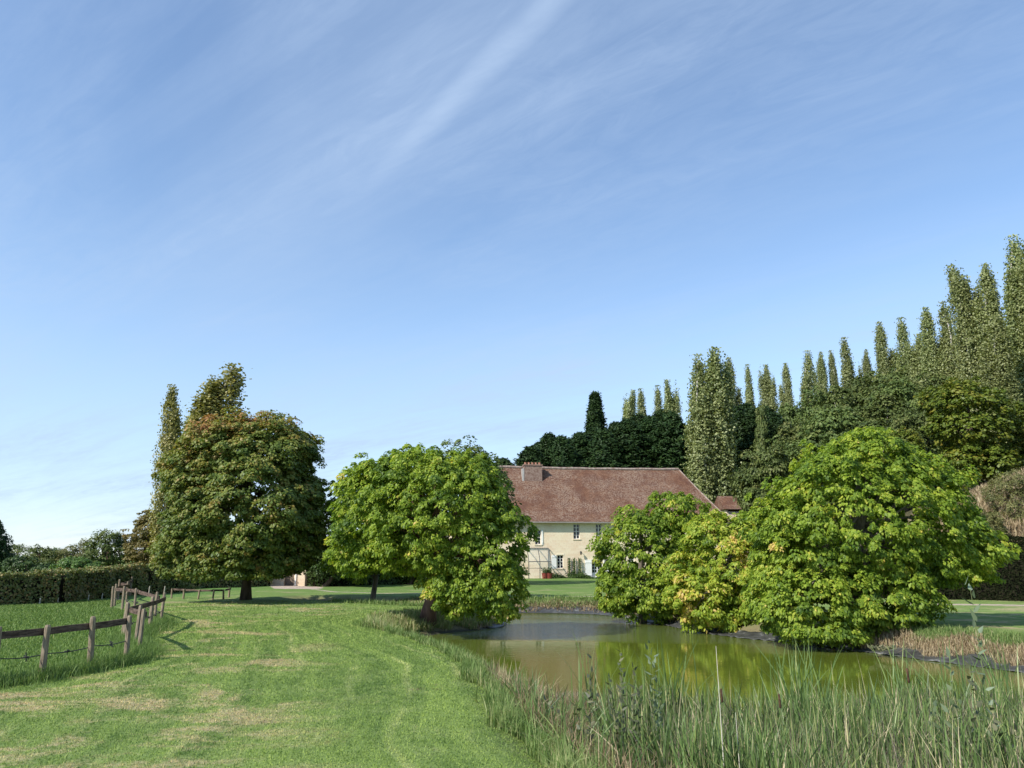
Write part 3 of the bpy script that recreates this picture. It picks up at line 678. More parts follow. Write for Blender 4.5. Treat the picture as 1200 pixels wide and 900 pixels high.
# mixed wood climbing the hill: three tiers from the back
tiers = [('upper tier', 118, [(928,472),(955,455),(980,452),(1008,440),(1035,432),(1062,418),(1088,408),(1115,395),(1200,385)], 66),
         ('middle tier', 98, [(915,512),(946,492),(975,482),(1003,472),(1032,462),(1062,450),(1092,438)], 74),
         ('lower tier', 80, [(893,520),(925,538),(960,520),(995,505),(1030,495),(1060,480)], 74)]
keys = ['br0', 'br1', 'br0', 'bir', 'br1', 'br0', 'br1', 'bir', 'br0']
for tn, Y, lst, wd in tiers:
    for i, (u, v) in enumerate(lst):
        k = keys[(i+int(Y)) % 9]
        plant(k, u, v-2+rng.uniform(-4, 4), Y+rng.uniform(-4, 4), wd*1.18*rng.uniform(.85, 1.2), '%s tree from the left in the %s of the wooded hillside' % (ORD[i], tn), 'mixed trees on the hillside')
plant('bir', 893, 470, 97, 36, 'slender olive birch against the dark evergreens, right of the two tall poplars', 'mixed trees on the hillside')
plant('yel', 1130, 443, 64, 118, 'wide round yellow-green tree below the great poplars', 'yellow-green trees under the poplars')
plant('yel', 1198, 470, 66, 70, 'yellow-green tree at the right edge beside the wide round one', 'yellow-green trees under the poplars')
plant('yel', 1052, 500, 72, 60, 'yellow-green tree peeping over the dome of the largest pond tree', 'yellow-green trees under the poplars')
for k, (r, _, _) in PRO.items():
    if k not in used: print('UNUSED', k)
# willow scrub on the bank at the right, above the dark hedge
for (u, v, ru, rv, Y, lb) in [(1192,600,30,46,52,'tall pale willow bush at the right edge above the dark hedge'), (1150,618,26,22,50,'low pale willow bush above the dark hedge, next to the tree foliage'), (1172,585,16,22,56,'small willow bush between the dry bank and the tall willow bush')]:
    b = at_y(u, v, Y); z0 = gz(b[0], Y)
    tree('willow_bush', lb, (b[0], Y, z0), [E(u,v,ru,rv,Y), E(u+8,v+rv*.4,ru*.8,rv*.6,Y), E(u-8,v+rv*.5,ru*.7,rv*.5,Y)], M_wil, M_bark, 0.08, 0.36, 46, 0.16, 0.06, cat='bush', group='willow bushes on the bank', dens=0.75, upb=0.2, droop=-0.3, squash=1.1, nlimb=12)

# ------------------------------------------------------------------ hedges
M_twig = simple('dark_twigs', (.012,.011,.008), (.03,.026,.018), 8, .95, .5, spec=.05)
def hedge(name, label, pts, width, hts, mat, L, W, per_m2, twigm=None, cat='hedge', tint=None):
    twigm = twigm or M_twig
    pts = [np.array(p, float) for p in pts]; root = empty(name, (pts[0][0], pts[0][1], gz(*pts[0])), label, cat); o0 = np.array(root.location)
    Ps, Ns = [], []; core = MB()
    for (a, b, h0, h1) in zip(pts[:-1], pts[1:], hts[:-1], hts[1:]):
        d = b-a; Ls = np.linalg.norm(d); d /= Ls; nn = np.array([-d[1], d[0]])
        for side_, share in ((1, 1), (-1, 1), (0, 1)):
            area = Ls*((h0+h1)/2 if side_ else width); n = int(area*per_m2)
            s = rng.random(n)*Ls; hh = h0+(h1-h0)*s/Ls
            lump = 0.08*np.sin(s*1.7)+0.05*np.sin(s*4.1+2)+0.03*np.sin(s*11)
            if side_:
                z = rng.random(n)*hh; off = side_*(width/2+lump+rng.normal(0, .06, n)-0.10*z/hh); nv3 = np.array([nn[0]*side_, nn[1]*side_, .25])
            else:
                off = rng.uniform(-.5, .5, n)*width; z = hh+lump*.6+rng.normal(0, .05, n); nv3 = np.array([0, 0, 1.])
            P = np.stack([a[0]+d[0]*s+nn[0]*off, a[1]+d[1]*s+nn[1]*off, 0*s], 1); P[:, 2] = ground_z(P[:, 0], P[:, 1])+z+.03
            Ps.append(P); Ns.append(np.repeat(nv3[None], n, 0))
        q = [a-nn*width*.36, b-nn*width*.36, b+nn*width*.36, a+nn*width*.36]
        za, zb = gz(*a), gz(*b)
        vs = [(q[0][0], q[0][1], za-.1), (q[1][0], q[1][1], zb-.1), (q[2][0], q[2][1], zb-.1), (q[3][0], q[3][1], za-.1),
              (q[0][0], q[0][1], za+h0-.16), (q[1][0], q[1][1], zb+h1-.16), (q[2][0], q[2][1], zb+h1-.16), (q[3][0], q[3][1], za+h0-.16)]
        core.add(np.array(vs)-o0, [(0,3,2,1),(4,5,6,7),(0,1,5,4),(1,2,6,5),(2,3,7,6),(3,0,4,7)])
    P = np.concatenate(Ps); Nn = np.concatenate(Ns); M = len(P)
    nr = unit(Nn+rng.normal(0, .55, (M, 3))); tp = rand_dir(M)
    big_ = np.sin(P[:, 0]*1.1+P[:, 1]*.5)*np.sin(P[:, 0]*2.9+P[:, 2]*3.1)
    h = np.clip(.45+.14*big_+rng.normal(0, .18, M)+(tint(P) if tint else 0), 0, 1)
    v, f, hh = leaf_mesh(P-o0, nr, tp, L*rng.uniform(.6, 1.3, M), W, h)
    mesh_np('foliage', v, f, mat, root, {'h': ('FACE', hh)}); core.build('twigs', twigm, root); return root
pa = at_z(-80, 714)[:2]; pb = at_z(60, 707)[:2]; pc = at_z(130, 699)[:2]; pd_ = at_z(215, 694)[:2]
hedge('beech_hedge', 'long clipped brown and green beech hedge along the far side of the paddock', [pa, pb, pc, pd_], 1.1, [1.30, 1.38, 1.50, 1.85], M_beech, .13, .10, 330)
hedge('laurel_hedge', 'green hedge in the shade behind the chestnut trunk', [at_z(196, 691)[:2], at_z(312, 687)[:2]], 1.4, [1.6, 1.9], M_beech, .16, .12, 170)
hedge('laurel_hedge', 'dark green clipped hedge right of the gravel forecourt', [at_z(358, 687)[:2], at_z(430, 686)[:2], at_z(590, 683)[:2]], 1.6, [2.6, 2.2, 2.0], M_hed, .16, .12, 150)
hedge('dark_hedge', 'tall almost black clipped hedge beside the gravel drive on the right', [(13, 43.5), (22, 43.2), (27, 40.6), (36, 36.5)], 1.8, [3.0, 3.3, 3.1, 3.1], M_darkhedge, .14, .07, 260)

# ------------------------------------------------------------------ house
m_roof, t, out = newmat('old_roof_tiles')
tcn = t.node('ShaderNodeTexCoord'); O_ = tcn.outputs['Object']
br = t.node('ShaderNodeTexBrick'); t.l.new(tcn.outputs['UV'], br.inputs['Vector'])
br.inputs['Scale'].default_value = 1.0; br.inputs['Brick Width'].default_value = 0.20; br.inputs['Row Height'].default_value = 0.14; br.inputs['Mortar Size'].default_value = 0.012; br.inputs['Bias'].default_value = 0.0
br.inputs['Color1'].default_value = (0.130,0.060,0.036,1); br.inputs['Color2'].default_value = (0.205,0.108,0.066,1); br.inputs['Mortar'].default_value = (0.07,0.035,0.03,1)
n1 = t.noise(O_, 0.35, 5, 0.65); n2 = t.noise(O_, 6.5, 5, 0.8); n3 = t.noise(O_, 1.1, 4, .6)
c = t.mix(t.maprange(n3, .35, .65, 0, .55), br.outputs['Color'], (0.085,0.038,0.030,1))
lich = t.math('MULTIPLY', t.maprange(n2, .44, .58), t.maprange(n1, .36, .62, .10, 1.0))
c = t.mix(t.math('MULTIPLY', lich, .62), c, (0.34,0.27,0.21,1))
principled(t, out, c, .9, t.math('ADD', br.outputs['Fac'], t.math('MULTIPLY', n2, .8)), .7, .04, .1)
m_wall, t, out = newmat('limestone_wall')
tcn = t.node('ShaderNodeTexCoord'); O_ = tcn.outputs['Object']
br = t.node('ShaderNodeTexBrick'); t.l.new(tcn.outputs['UV'], br.inputs['Vector']); br.inputs['Scale'].default_value = 1
br.inputs['Brick Width'].default_value = .55; br.inputs['Row Height'].default_value = .27; br.inputs['Mortar Size'].default_value = .018; br.inputs['Mortar Smooth'].default_value = .6
br.inputs['Color1'].default_value = (0.70,0.54,0.38,1); br.inputs['Color2'].default_value = (0.76,0.64,0.47,1); br.inputs['Mortar'].default_value = (0.76,0.66,0.50,1)
n1 = t.noise(O_, .5, 5, .6); n2 = t.noise(O_, 6, 4, .6)
c = t.mix(t.maprange(n1, .4, .65, 0, .65), br.outputs['Color'], (0.78,0.69,0.50,1)); c = t.mix(t.maprange(n2, .5, .7, 0, .35), c, (0.47,0.34,0.22,1))
principled(t, out, c, .9, t.math('ADD', n2, br.outputs['Fac']), .4, .02, .1)
M_white = simple('white_paint', (0.74,0.73,0.68), (0.82,0.81,0.77), 8, .5, .1)
M_glass, t, out = newmat('window_glass'); principled(t, out, (0.012,0.014,0.018,1), .06, spec=.5)
M_brick = simple('chimney_brick', (0.15,0.085,0.065), (0.30,0.22,0.18), 5, .9, .6)
M_pot = simple('clay_pot', (0.28,0.12,0.08), (0.38,0.20,0.14), 8, .8, .2)
M_lead = simple('lead_flashing', (0.30,0.28,0.27), (0.42,0.40,0.38), 6, .6, .2)
M_iron = simple('dark_iron', (0.03,0.03,0.03), (0.07,0.065,0.06), 12, .6, .2)
M_zinc = simple('eaves_gutter', (0.20,0.18,0.16), (0.30,0.27,0.24), 12, .6, .2)
M_timber = simple('weathered_timber', (0.10,0.075,0.055), (0.24,0.19,0.145), 4, .9, .9, (6, 6, 1), .1)
M_post = simple('fence_post_wood', (0.15,0.115,0.08), (0.34,0.275,0.20), 5, .9, .8, (8, 8, 1), .1)
M_rail = simple('dark_fence_rail', (0.035,0.024,0.020), (0.16,0.115,0.09), 3.5, .9, .8, (1, 1, 5), .1)

HY = 79.0; yaw = math.atan(0.135)
hx0 = (640-600)/F*HY
house = empty('farmhouse', (hx0, HY, gz(hx0, HY)), 'long limestone farmhouse with a steep mottled red tile roof beyond the pond', 'house', rz=yaw)
cy_, sy_ = math.cos(yaw), math.sin(yaw)
def hl(u, v):            # pixel -> local (x, z) on the front wall
    d = ray(u, v); # plane through (hx0,HY) along (cy,sy)
    # cam + t*d = (hx0 + cy*s, HY + sy*s)
    A = np.array([[d[0], -cy_], [d[1], -sy_]]); tt, s = np.linalg.solve(A, np.array([hx0, HY])); return s, CAMZ+d[2]*tt-house.location.z
zE = hl(640, 610)[1]; xL = hl(532, 640)[0]; xR = hl(851, 640)[0]; DEP = 9.6; RH = 6.0
print('house eave z', zE, xL, xR)
def uvbox(o, sx=1.0):
    me = o.data; uv = me.uv_layers.new(name='UVMap')
    for p in me.polygons:
        nrm = p.normal
        for li in p.loop_indices:
            c = me.vertices[me.loops[li].vertex_index].co
            if abs(nrm.x) > abs(nrm.y) and abs(nrm.x) > .3: a = c.y
            else: a = c.x
            hz = c.z/max(.25, math.sqrt(1-nrm.z**2)) if abs(nrm.z) < .97 else c.y
            uv.data[li].uv = (a, hz)
# openings: (u centre, v top, v bottom, width m)
wins = [(630.5,621,638,.62,'up'),(675.5,614,631.5,.66,'up'),(701.5,614,632.5,.62,'up'),(656.6,650.5,666,.62,'low'),(700,656,677,1.15,'door'),(742,614,631.5,.62,'up'),(775,614,631.5,.62,'up'),(740,652,667,.62,'low'),(775,652,667,.62,'low'),(590,614,632,.62,'up'),(560,614,632,.62,'up'),(600,652,667,.62,'low')]
ops = []
for u, vt, vb, wd, k in wins:
    x, zt = hl(u, vt); _, zb = hl(u, vb); ops.append((x-wd/2, x+wd/2, max(zb, .02), zt, k))
# front wall with real holes: grid of boxes round the openings
wall = MB(); TH = .45
xs = sorted(set([xL, xR]+[o[0] for o in ops]+[o[1] for o in ops]))
for a, b in zip(xs[:-1], xs[1:]):
    mid = (a+b)/2; hs = sorted([(o[2], o[3]) for o in ops if o[0] < mid < o[1]]); z = -.3
    for (z0, z1) in hs+[(zE, None)]:
        if z0 > z+1e-4: wall.box(a, b, 0, TH, z, z0)
        if z1: z = z1
wall.box(xL, xL+TH, TH, DEP, -.3, zE); wall.box(xR-TH, xR, TH, DEP, -.3, zE); wall.box(xL+TH, xR-TH, DEP-TH, DEP, -.3, zE)
wo_ = wall.build('wall', m_wall, house); uvbox(wo_)
# roof: hipped, sagging very slightly, overhanging
ov = .55; y0 = -ov; y1 = DEP+ov; zr = zE+RH; zb_ = zE-.12; hipL = 3.6; hipR = 3.6
rx0, rx1 = xL-ov, xR+ov; ym = DEP/2
roof = MB(); n = 30
def rpt(sx, sy):      # sx along 0..1, sy 0 eave..1 ridge on the front slope
    ea = rx0+(rx1-rx0)*sx; ra = rx0+hipL+(rx1-rx0-hipL-hipR)*sx
    sag = -.10*math.sin(sx*math.pi)*sy-.08*math.sin(sy*math.pi)+.02*math.sin(sx*37+sy*9)
    return (ea+(ra-ea)*sy, y0+(ym-y0)*sy, zb_+(zr-zb_)*sy+sag)
for side_ in (0, 1):
    vs = []; fs = []; m_ = 6
    for i in range(n+1):
        for j in range(m_+1):
            p = rpt(i/n, j/m_); vs.append(p if side_ == 0 else (p[0], DEP-p[1], p[2]))
    for i in range(n):
        for j in range(m_):
            q = (i*(m_+1)+j, (i+1)*(m_+1)+j, (i+1)*(m_+1)+j+1, i*(m_+1)+j+1); fs.append(q if side_ == 0 else q[::-1])
    roof.add(vs, fs)
A, B, Cc_, D_ = rpt(0,0), rpt(1,0), rpt(0,1), rpt(1,1)
roof.add([B, (B[0], DEP-B[1], B[2]), D_], [(0,1,2)]); roof.add([A, (A[0], DEP-A[1], A[2]), Cc_], [(0,2,1)])
rf = roof.build('roof', m_roof, house); uvbox(rf)
mb = MB(); mb.box(rx0, rx1, y0-.0, y0+.12, zb_-.14, zb_-.012); mb.box(rx0, rx1, y0+.14, -.004, zb_-.07, zb_-.03); mb.build('eaves_board', M_zinc, house)
mb = MB(); rp = [rpt(i/20, 1.0) for i in range(21)]; mb.tube([(p[0], p[1], p[2]+.02) for p in rp], .15, 8)
M_ridge = simple('ridge_tiles', (0.17,0.11,0.085), (0.36,0.30,0.26), 3, .9, .4)
mb.build('ridge_tiles', M_ridge, rf)
for s_ in (0, 1): 
    for q in (lambda p: p, lambda p: (p[0], DEP-p[1], p[2])):
        mb = MB(); mb.tube([tuple(np.array(q(rpt(s_, j/6)))+np.array([0,0,.01])) for j in range(7)], .08, 6); mb.build('hip_tiles', M_ridge, rf)
# chimney on the front of the ridge
cx0, _ = hl(621, 560); cx1, _ = hl(642, 560); sc = 82/79.
cx0 = cx0*sc; cx1 = cx1*sc; yc = ym-.9
ch = MB(); ch.box(cx0, cx1, yc-.45, yc+.45, zr-2.2, zr+.02); ch.build('chimney', M_brick, rf)
chim = rf.children[-1]
c2 = MB(); c2.box(cx0-.07, cx1+.07, yc-.52, yc+.52, zr+.02, zr+.16); c2.build('chimney_cap', M_brick, house)
for i in range(5):
    pt = MB(); xx = cx0+.2+(cx1-cx0-.4)*i/4; pt.tube([(xx,yc,zr+.16),(xx,yc,zr+.28),(xx,yc,zr+.42)], [.15,.12,.14], 10); pt.build('chimney_pot', M_pot, house)
fl = MB(); fl.box(cx0-.22, cx0-.01, yc-.47, yc+.3, zr-1.75, zr-.3); fl.build('flashing', M_lead, house)
# windows, shutters, door
for (x0, x1, z0, z1, k) in ops:
    fr = MB(); t_ = .05; yy = .16
    fr.box(x0, x0+t_, yy, yy+.07, z0, z1); fr.box(x1-t_, x1, yy, yy+.07, z0, z1); fr.box(x0+t_, x1-t_, yy, yy+.07, z1-t_, z1); fr.box(x0+t_, x1-t_, yy, yy+.07, z0, z0+t_)
    if k == 'door':
        xm = (x0+x1)/2; fr.box(xm-.05, xm+.05, yy+.005, yy+.065, z0+t_, z1-t_)
        for xq in ((x0+xm)/2, (x1+xm)/2): fr.box(xq-.018, xq+.018, yy+.01, yy+.06, z0+.5, z1-t_)
        for i in range(1, 4): zq = z0+.5+(z1-z0-.5)*i/4; fr.box(x0+t_, x1-t_, yy+.014, yy+.056, zq-.018, zq+.018)
        fr.box(x0+t_, x1-t_, yy+.012, yy+.058, z0+t_, z0+.5)
        o = fr.build('door', M_white, house)
    else:
        xm = (x0+x1)/2; fr.box(xm-.035, xm+.035, yy+.005, yy+.065, z0+t_, z1-t_)
        for i in range(1, 4): zq = z0+(z1-z0)*i/4; fr.box(x0+t_, x1-t_, yy+.012, yy+.058, zq-.02, zq+.02)
        o = fr.build('window', M_white, house)
        sl = MB(); sl.box(x0-.08, x1+.08, -.06, .2, z0-.10, z0-.005); sl.build('sill', m_wall, o); uvbox(o.children[-1])
    g = MB(); g.box(x0+.01, x1-.01, yy+.03, yy+.045, z0+.01, z1-.01); g.build('pane', M_glass, o)
    li = MB(); li.box(x0-.12, x1+.12, -.02, .3, z1+.002, z1+.16); li.build('lintel', m_wall, o); uvbox(o.children[-1])
def shutter(xa, xb, z0, z1):
    s = MB(); s.box(xa, xb, -.05, -.01, z0, z1)
    for f in (.15, .85): s.box(xa+.02, xb-.02, -.075, -.05, z0+(z1-z0)*f-.05, z0+(z1-z0)*f+.05)
    s.build('shutter', M_white, house)
o = ops[3]; shutter(o[0]-.62, o[0]-.10, o[2]-.02, o[3])
o = ops[4]; shutter(o[0]-.72, o[0]-.04, o[2], o[3]+.02); shutter(o[1]+.04, o[1]+.62, o[2], o[3]+.02)
o = ops[0]; shutter(o[1]+.02, o[1]+.20, o[2]-.02, o[3])
# lean-to glass porch
xa = hl(617, 660)[0]; xb = hl(642.5, 660)[0]; zt = hl(640, 643)[1]; zm = hl(640, 658)[1]
po = MB(); pd = 1.5
for (x, y) in ((xa, -pd), (xb, -pd), ((xa+xb)/2, -pd)): po.beam((x, y, 0), (x, y, zm), .07, .07)
for x in (xa, xb, (xa+xb)/2):
    po.tube([(x, -.05, zt+.05), (x, -.5, zt-.1), (x, -1.1, zt-.7), (x, -pd, zm)], .04, 6)
po.beam((xa, -pd, zm), (xb, -pd, zm), .08, .08); po.beam((xa, -.07, zt+.05), (xb, -.07, zt+.05), .07, .07); po.beam((xa, -pd, 1.0), (xb, -pd, 1.0), .04, .04)
po.beam((xb, -.06, zm), (xb, -pd, zm), .05, .05); po.beam((xb, -.06, 0), (xb, -.06, zt), .05, .05)
por = po.build('porch', M_iron, house)
m_pg, t, out = newmat('porch_glass'); gl = t.node('ShaderNodeBsdfPrincipled'); gl.inputs['Base Color'].default_value = (.75,.8,.8,1); gl.inputs['Roughness'].default_value = .1
gl.inputs['Alpha'].default_value = .06; t.l.new(gl.outputs[0], out.inputs['Surface'])
g = MB(); prof = [(-.05, zt+.09), (-.5, zt-.06), (-1.1, zt-.66), (-pd-.045, zm+.02), (-pd-.045, .05)]
for i in range(4):
    (ya, za), (yb, zb2) = prof[i], prof[i+1]; g.add([(xa,ya,za),(xb,ya,za),(xb,yb,zb2),(xa,yb,zb2),(xa,ya,za-.012),(xb,ya,za-.012),(xb,yb+.01,zb2-.012),(xa,yb+.01,zb2-.012)], [(0,3,2,1),(4,5,6,7),(0,1,5,4),(2,3,7,6),(1,2,6,5),(3,0,4,7)])
g.build('porch_glazing', m_pg, por)
# espaliers against the wall
H2W = lambda x, y, z=0: np.array([house.location.x+cy_*x-sy_*y, house.location.y+sy_*x+cy_*y, house.location.z+z])
M_grn = M_hed
for i, u in enumerate((666.5, 672.5, 679)):
    x, _ = hl(u, 670); _, zt2 = hl(u, 653.5)
    p = H2W(x, -.16); r = empty('wall_climber', p, ['narrow climbing plant on its trellis, next to the ground-floor window', 'narrow climbing plant in the middle of the three on the house wall', 'narrow climbing plant on its trellis, next to the white door shutter'][i], 'climbing plant', 'climbers against the house wall', rz=yaw)
    mb = MB(); 
    for dx in (-.11, .11): mb.beam((dx, .07, 0), (dx, .07, zt2), .035, .035)
    for j in range(9): mb.beam((-.13, .045, .15+zt2*j/9.5), (.13, .045, .15+zt2*j/9.5), .02, .02)
    mb.build('trellis', M_timber, r)
    n = 230; zz_ = rng.random(n)**2.2*zt2*.95; P = np.stack([rng.normal(0, .05+.10*(zz_ < .6), n), -.02-np.abs(rng.normal(0, .07, n)), zz_+.05], 1)
    v, f, h = leaf_mesh(P, unit(rng.normal(0, .5, (n,3))+np.array([0,-1,.4])), rand_dir(n), .15, .11, np.clip(rng.normal(.5, .2, n), 0, 1)); mesh_np('leaves', v, f, M_grn, r, {'h': ('FACE', h)})
mb = MB(); x, z = hl(680, 646.5); p = H2W(x, -.01, z); r = empty('wall_lamp', p, 'small dark lantern on a bracket on the house wall above the climbers', 'lamp', rz=yaw)
mb.beam((0,0,.05), (0,-.3,.05), .03, .03); mb.build('bracket', M_iron, r); mb = MB(); mb.tube([(0,-.3,.04),(0,-.3,-.02),(0,-.3,-.28),(0,-.3,-.32)], [.03,.11,.08,.03], 6); mb.build('lantern', M_iron, r)
# red tubs beside the porch
for i, (u, w_) in enumerate(((634.5, .30), (639.5, .34))):
    x, _ = hl(u, 676); p = H2W(x, -1.95); r = empty('plant_tub', p, ['smaller dark red tub in front of the glass porch', 'larger dark red tub at the right corner of the glass porch'][i], 'plant pot', 'tubs by the porch')
    mb = MB(); mb.tube([(0,0,0),(0,0,.04),(0,0,.5),(0,0,.56)], [w_*.75,w_*.78,w_,w_*1.08], 12); mb.build('pot', simple('red_glaze_%d' % i, (.16,.03,.025), (.22,.05,.04), 8, .5, .1), r)
    n = 220; P = rng.normal(0, .16, (n, 3))+np.array([0, 0, .72]); v, f, h = leaf_mesh(P, unit(rng.normal(0, .6, (n,3))+np.array([0,0,.7])), rand_dir(n), .13, .09, np.clip(rng.normal(.5, .2, n), 0, 1)); mesh_np('leaves', v, f, M_grn, r, {'h': ('FACE', h)})
# low planting along the wall foot
n = 5200; xx = rng.uniform(hl(645,675)[0], hl(720,675)[0], n); P = np.array([H2W(a, b, c) for a, b, c in zip(xx, -.55+rng.normal(0, .14, n), np.abs(rng.normal(0, .13, n))*(1+.8*np.sin(xx*2.3)))])
v, f, h = leaf_mesh(P, unit(rng.normal(0, .6, (n,3))+np.array([0,-.4,.6])), rand_dir(n), .14, .09, np.clip(rng.normal(.5, .2, n), 0, 1)); o = mesh_np('border_plants', v, f, M_hed, None, {'h': ('FACE', h)}); tag(o, 'low green planting along the foot of the house wall', 'plants', kind='stuff')

# outbuilding right of the house
bx = (878-600)/F*93.; zt = at_y(865, 580, 93)[2]; ze = at_y(865, 596, 93)[2]
ob = empty('outbuilding', (bx, 93, gz(bx, 93)), 'small low building with a red tile roof and an open front, right of the house', 'building', rz=yaw*.6); zg = ob.location.z
mb = MB(); mb.box(-3.2, 3.4, 0, .3, -.5, ze-zg-.35); mb.box(-3.2, -2.9, .3, 4, -.5, ze-zg-.05); mb.box(3.1, 3.4, .3, 4, -.5, ze-zg-.05); mb.box(-2.9, 3.1, 3.7, 4, -.5, ze-zg-.05)
for x in (-3.2, -1.0, 1.2, 3.2): mb.box(x, x+.2, .02, .25, ze-zg-.345, ze-zg-.02)
o = mb.build('wall', m_wall, ob); uvbox(o)
mb = MB(); zq = ze-zg; zp = zt-zg
mb.add([(-3.5,-.4,zq-.1),(3.7,-.4,zq-.1),(3.7,2.0,zp),(-3.5,2.0,zp),(3.7,4.4,zq-.1),(-3.5,4.4,zq-.1)], [(0,1,2,3),(3,2,4,5),(0,3,5),(1,4,2)])
o = mb.build('roof', m_roof, ob); uvbox(o)
# gatehouse glimpsed under the chestnut
gY = 60.0; gx_ = at_y(335, 680, gY)[0]; z1 = 2.6
gh = empty('cottage', (gx_, gY, gz(gx_, gY)), 'pale cottage wall with a timber door glimpsed under the chestnut branches', 'building')
mb = MB(); mb.box(-1.7, -.12, 0, .35, -.2, z1); mb.box(-.12, .62, 0, .35, 2.05, z1); mb.box(.62, 2.0, 0, .35, -.2, z1); mb.box(-1.7, -1.4, .36, 4, -.2, z1); mb.box(1.7, 2.0, .36, 4, -.2, z1); mb.box(-1.39, 1.69, 3.7, 4, -.2, z1)
o = mb.build('wall', m_wall, gh); uvbox(o)
mb = MB(); 
for i in range(5): mb.box(-.12+i*.148, -.12+i*.148+.14, .14, .19, 0, 2.04)
mb.build('door', M_timber, gh)
mb = MB(); mb.add([(-2.0,-.35,z1-.1),(2.3,-.35,z1-.1),(2.3,2.0,z1+1.7),(-2.0,2.0,z1+1.7),(2.3,4.3,z1-.1),(-2.0,4.3,z1-.1)], [(0,1,2,3),(3,2,4,5),(0,3,5),(1,4,2)])
o = mb.build('roof', m_roof, gh); uvbox(o)
mb = MB(); mb.beam((.75,-.02,0), (.75,-.02,2.1), .10, .10); mb.build('porch_post', M_white, gh)

# ------------------------------------------------------------------ fences
def fence(label, pxs, ht=.95, rail_h=.125, wire=True, rails=(.80,), lo=True, group='timber fences of the paddock'):
    P = [at_z(u, v) for u, v in pxs]; P = [np.array([p[0], p[1], gz(p[0], p[1])]) for p in P]
    o0 = P[0]; r = empty('timber_fence', o0, label, 'fence', group)
    for i, p in enumerate(P):
        mb = MB(); q = p-o0; ln = rng.normal(0, .018, 2); hh = ht*rng.uniform(.96, 1.06); w_ = .10*rng.uniform(.9, 1.15)
        pts = [q+np.array([ln[0]*f*2, ln[1]*f*2, -.15+(hh+.15)*f]) for f in (0, .4, .8, .97, 1.0)]
        mb.tube(pts, [w_*.54, w_*.52, w_*.5, w_*.47, w_*.34], 7); mb.build('post', M_post, r)
    # the rail is nailed to the far face of the posts
    for a, b in zip(P[:-1], P[1:]):
        d = (b-a); d[2] = 0; d /= np.linalg.norm(d); nn = np.array([-d[1], d[0], 0]); nn = nn if nn[1] > 0 else -nn
        for rh in rails:
            mb = MB(); mb.beam(a-o0+nn*.075+np.array([0,0,rh+rng.normal(0,.012)])-d*.03, b-o0+nn*.075+np.array([0,0,rh+rng.normal(0,.012)])+d*.03, .035, rail_h, .004); mb.build('rail', M_rail, r)
    if wire:
        mb = MB()
        for a, b in zip(P[:-1], P[1:]):
            L = np.linalg.norm(b-a); n = 8; pts = [a-o0+(b-a)*i/n+np.array([0, .09, .42-.03*math.sin(math.pi*i/n)]) for i in range(n+1)]; mb.tube(pts, .010, 5)
            for s in np.arange(.45, L, 1.1):
                c = a-o0+(b-a)*s/L+np.array([0, .09, .40])
                for _ in range(4): e = rng.normal(0, .035, 3); mb.tube([c-e, c+e], .011, 4)
        mb.build('barbed_wire', M_iron, r)
    return r
fence('near timber fence run with one dark rail and barbed wire, cut by the left edge', [(-62,812),(-8,805),(48,797),(105,787),(147,779)])
fence('short fence return of two posts at the corner of the near run', [(162,768),(158,761),(143,751)], wire=False)
fence('middle fence run slanting right to its corner post above the mown grass', [(146,752),(175,739),(188,731)])
fence('far fence run slanting back left from the corner post', [(181,729),(157,721),(143,717),(131,713)])
fence('farthest little fence run zigzagging towards the beech hedge', [(134,710),(148,706),(138,702),(152,699)], ht=1.0)
fence('low dark timber rail on short posts in the shade left of the chestnut trunk', [(201,701),(215,701.5),(232,702),(249,702.5),(262,702),(268,700)], ht=.50, rails=(.46,), rail_h=.09, wire=False)
M_stk = simple('pale_stake', (.35,.32,.26), (.52,.48,.40), 8, .8, .3, (3,3,1))
for i, (u, v, h_) in enumerate([(46,709,.32),(67,707.5,.30),(103,705,.34),(119,703,.34),(133,698,.85),(153,698,.70),(174,699,.55),(192,697.5,.5)]):
    p = at_z(u, v); mb = MB(); mb.tube([(0,0,-.1),(0.01,0,h_*.5),(.02,0,h_*.97),(.02,0,h_)], [.035,.032,.03,.012], 6); o = mb.build('stake', M_stk, None); o.location = (p[0], p[1], gz(p[0], p[1])); tag(o, '%s pale stake from the left at the foot of the beech hedge' % ORD[i], 'stake', 'stakes along the beech hedge')

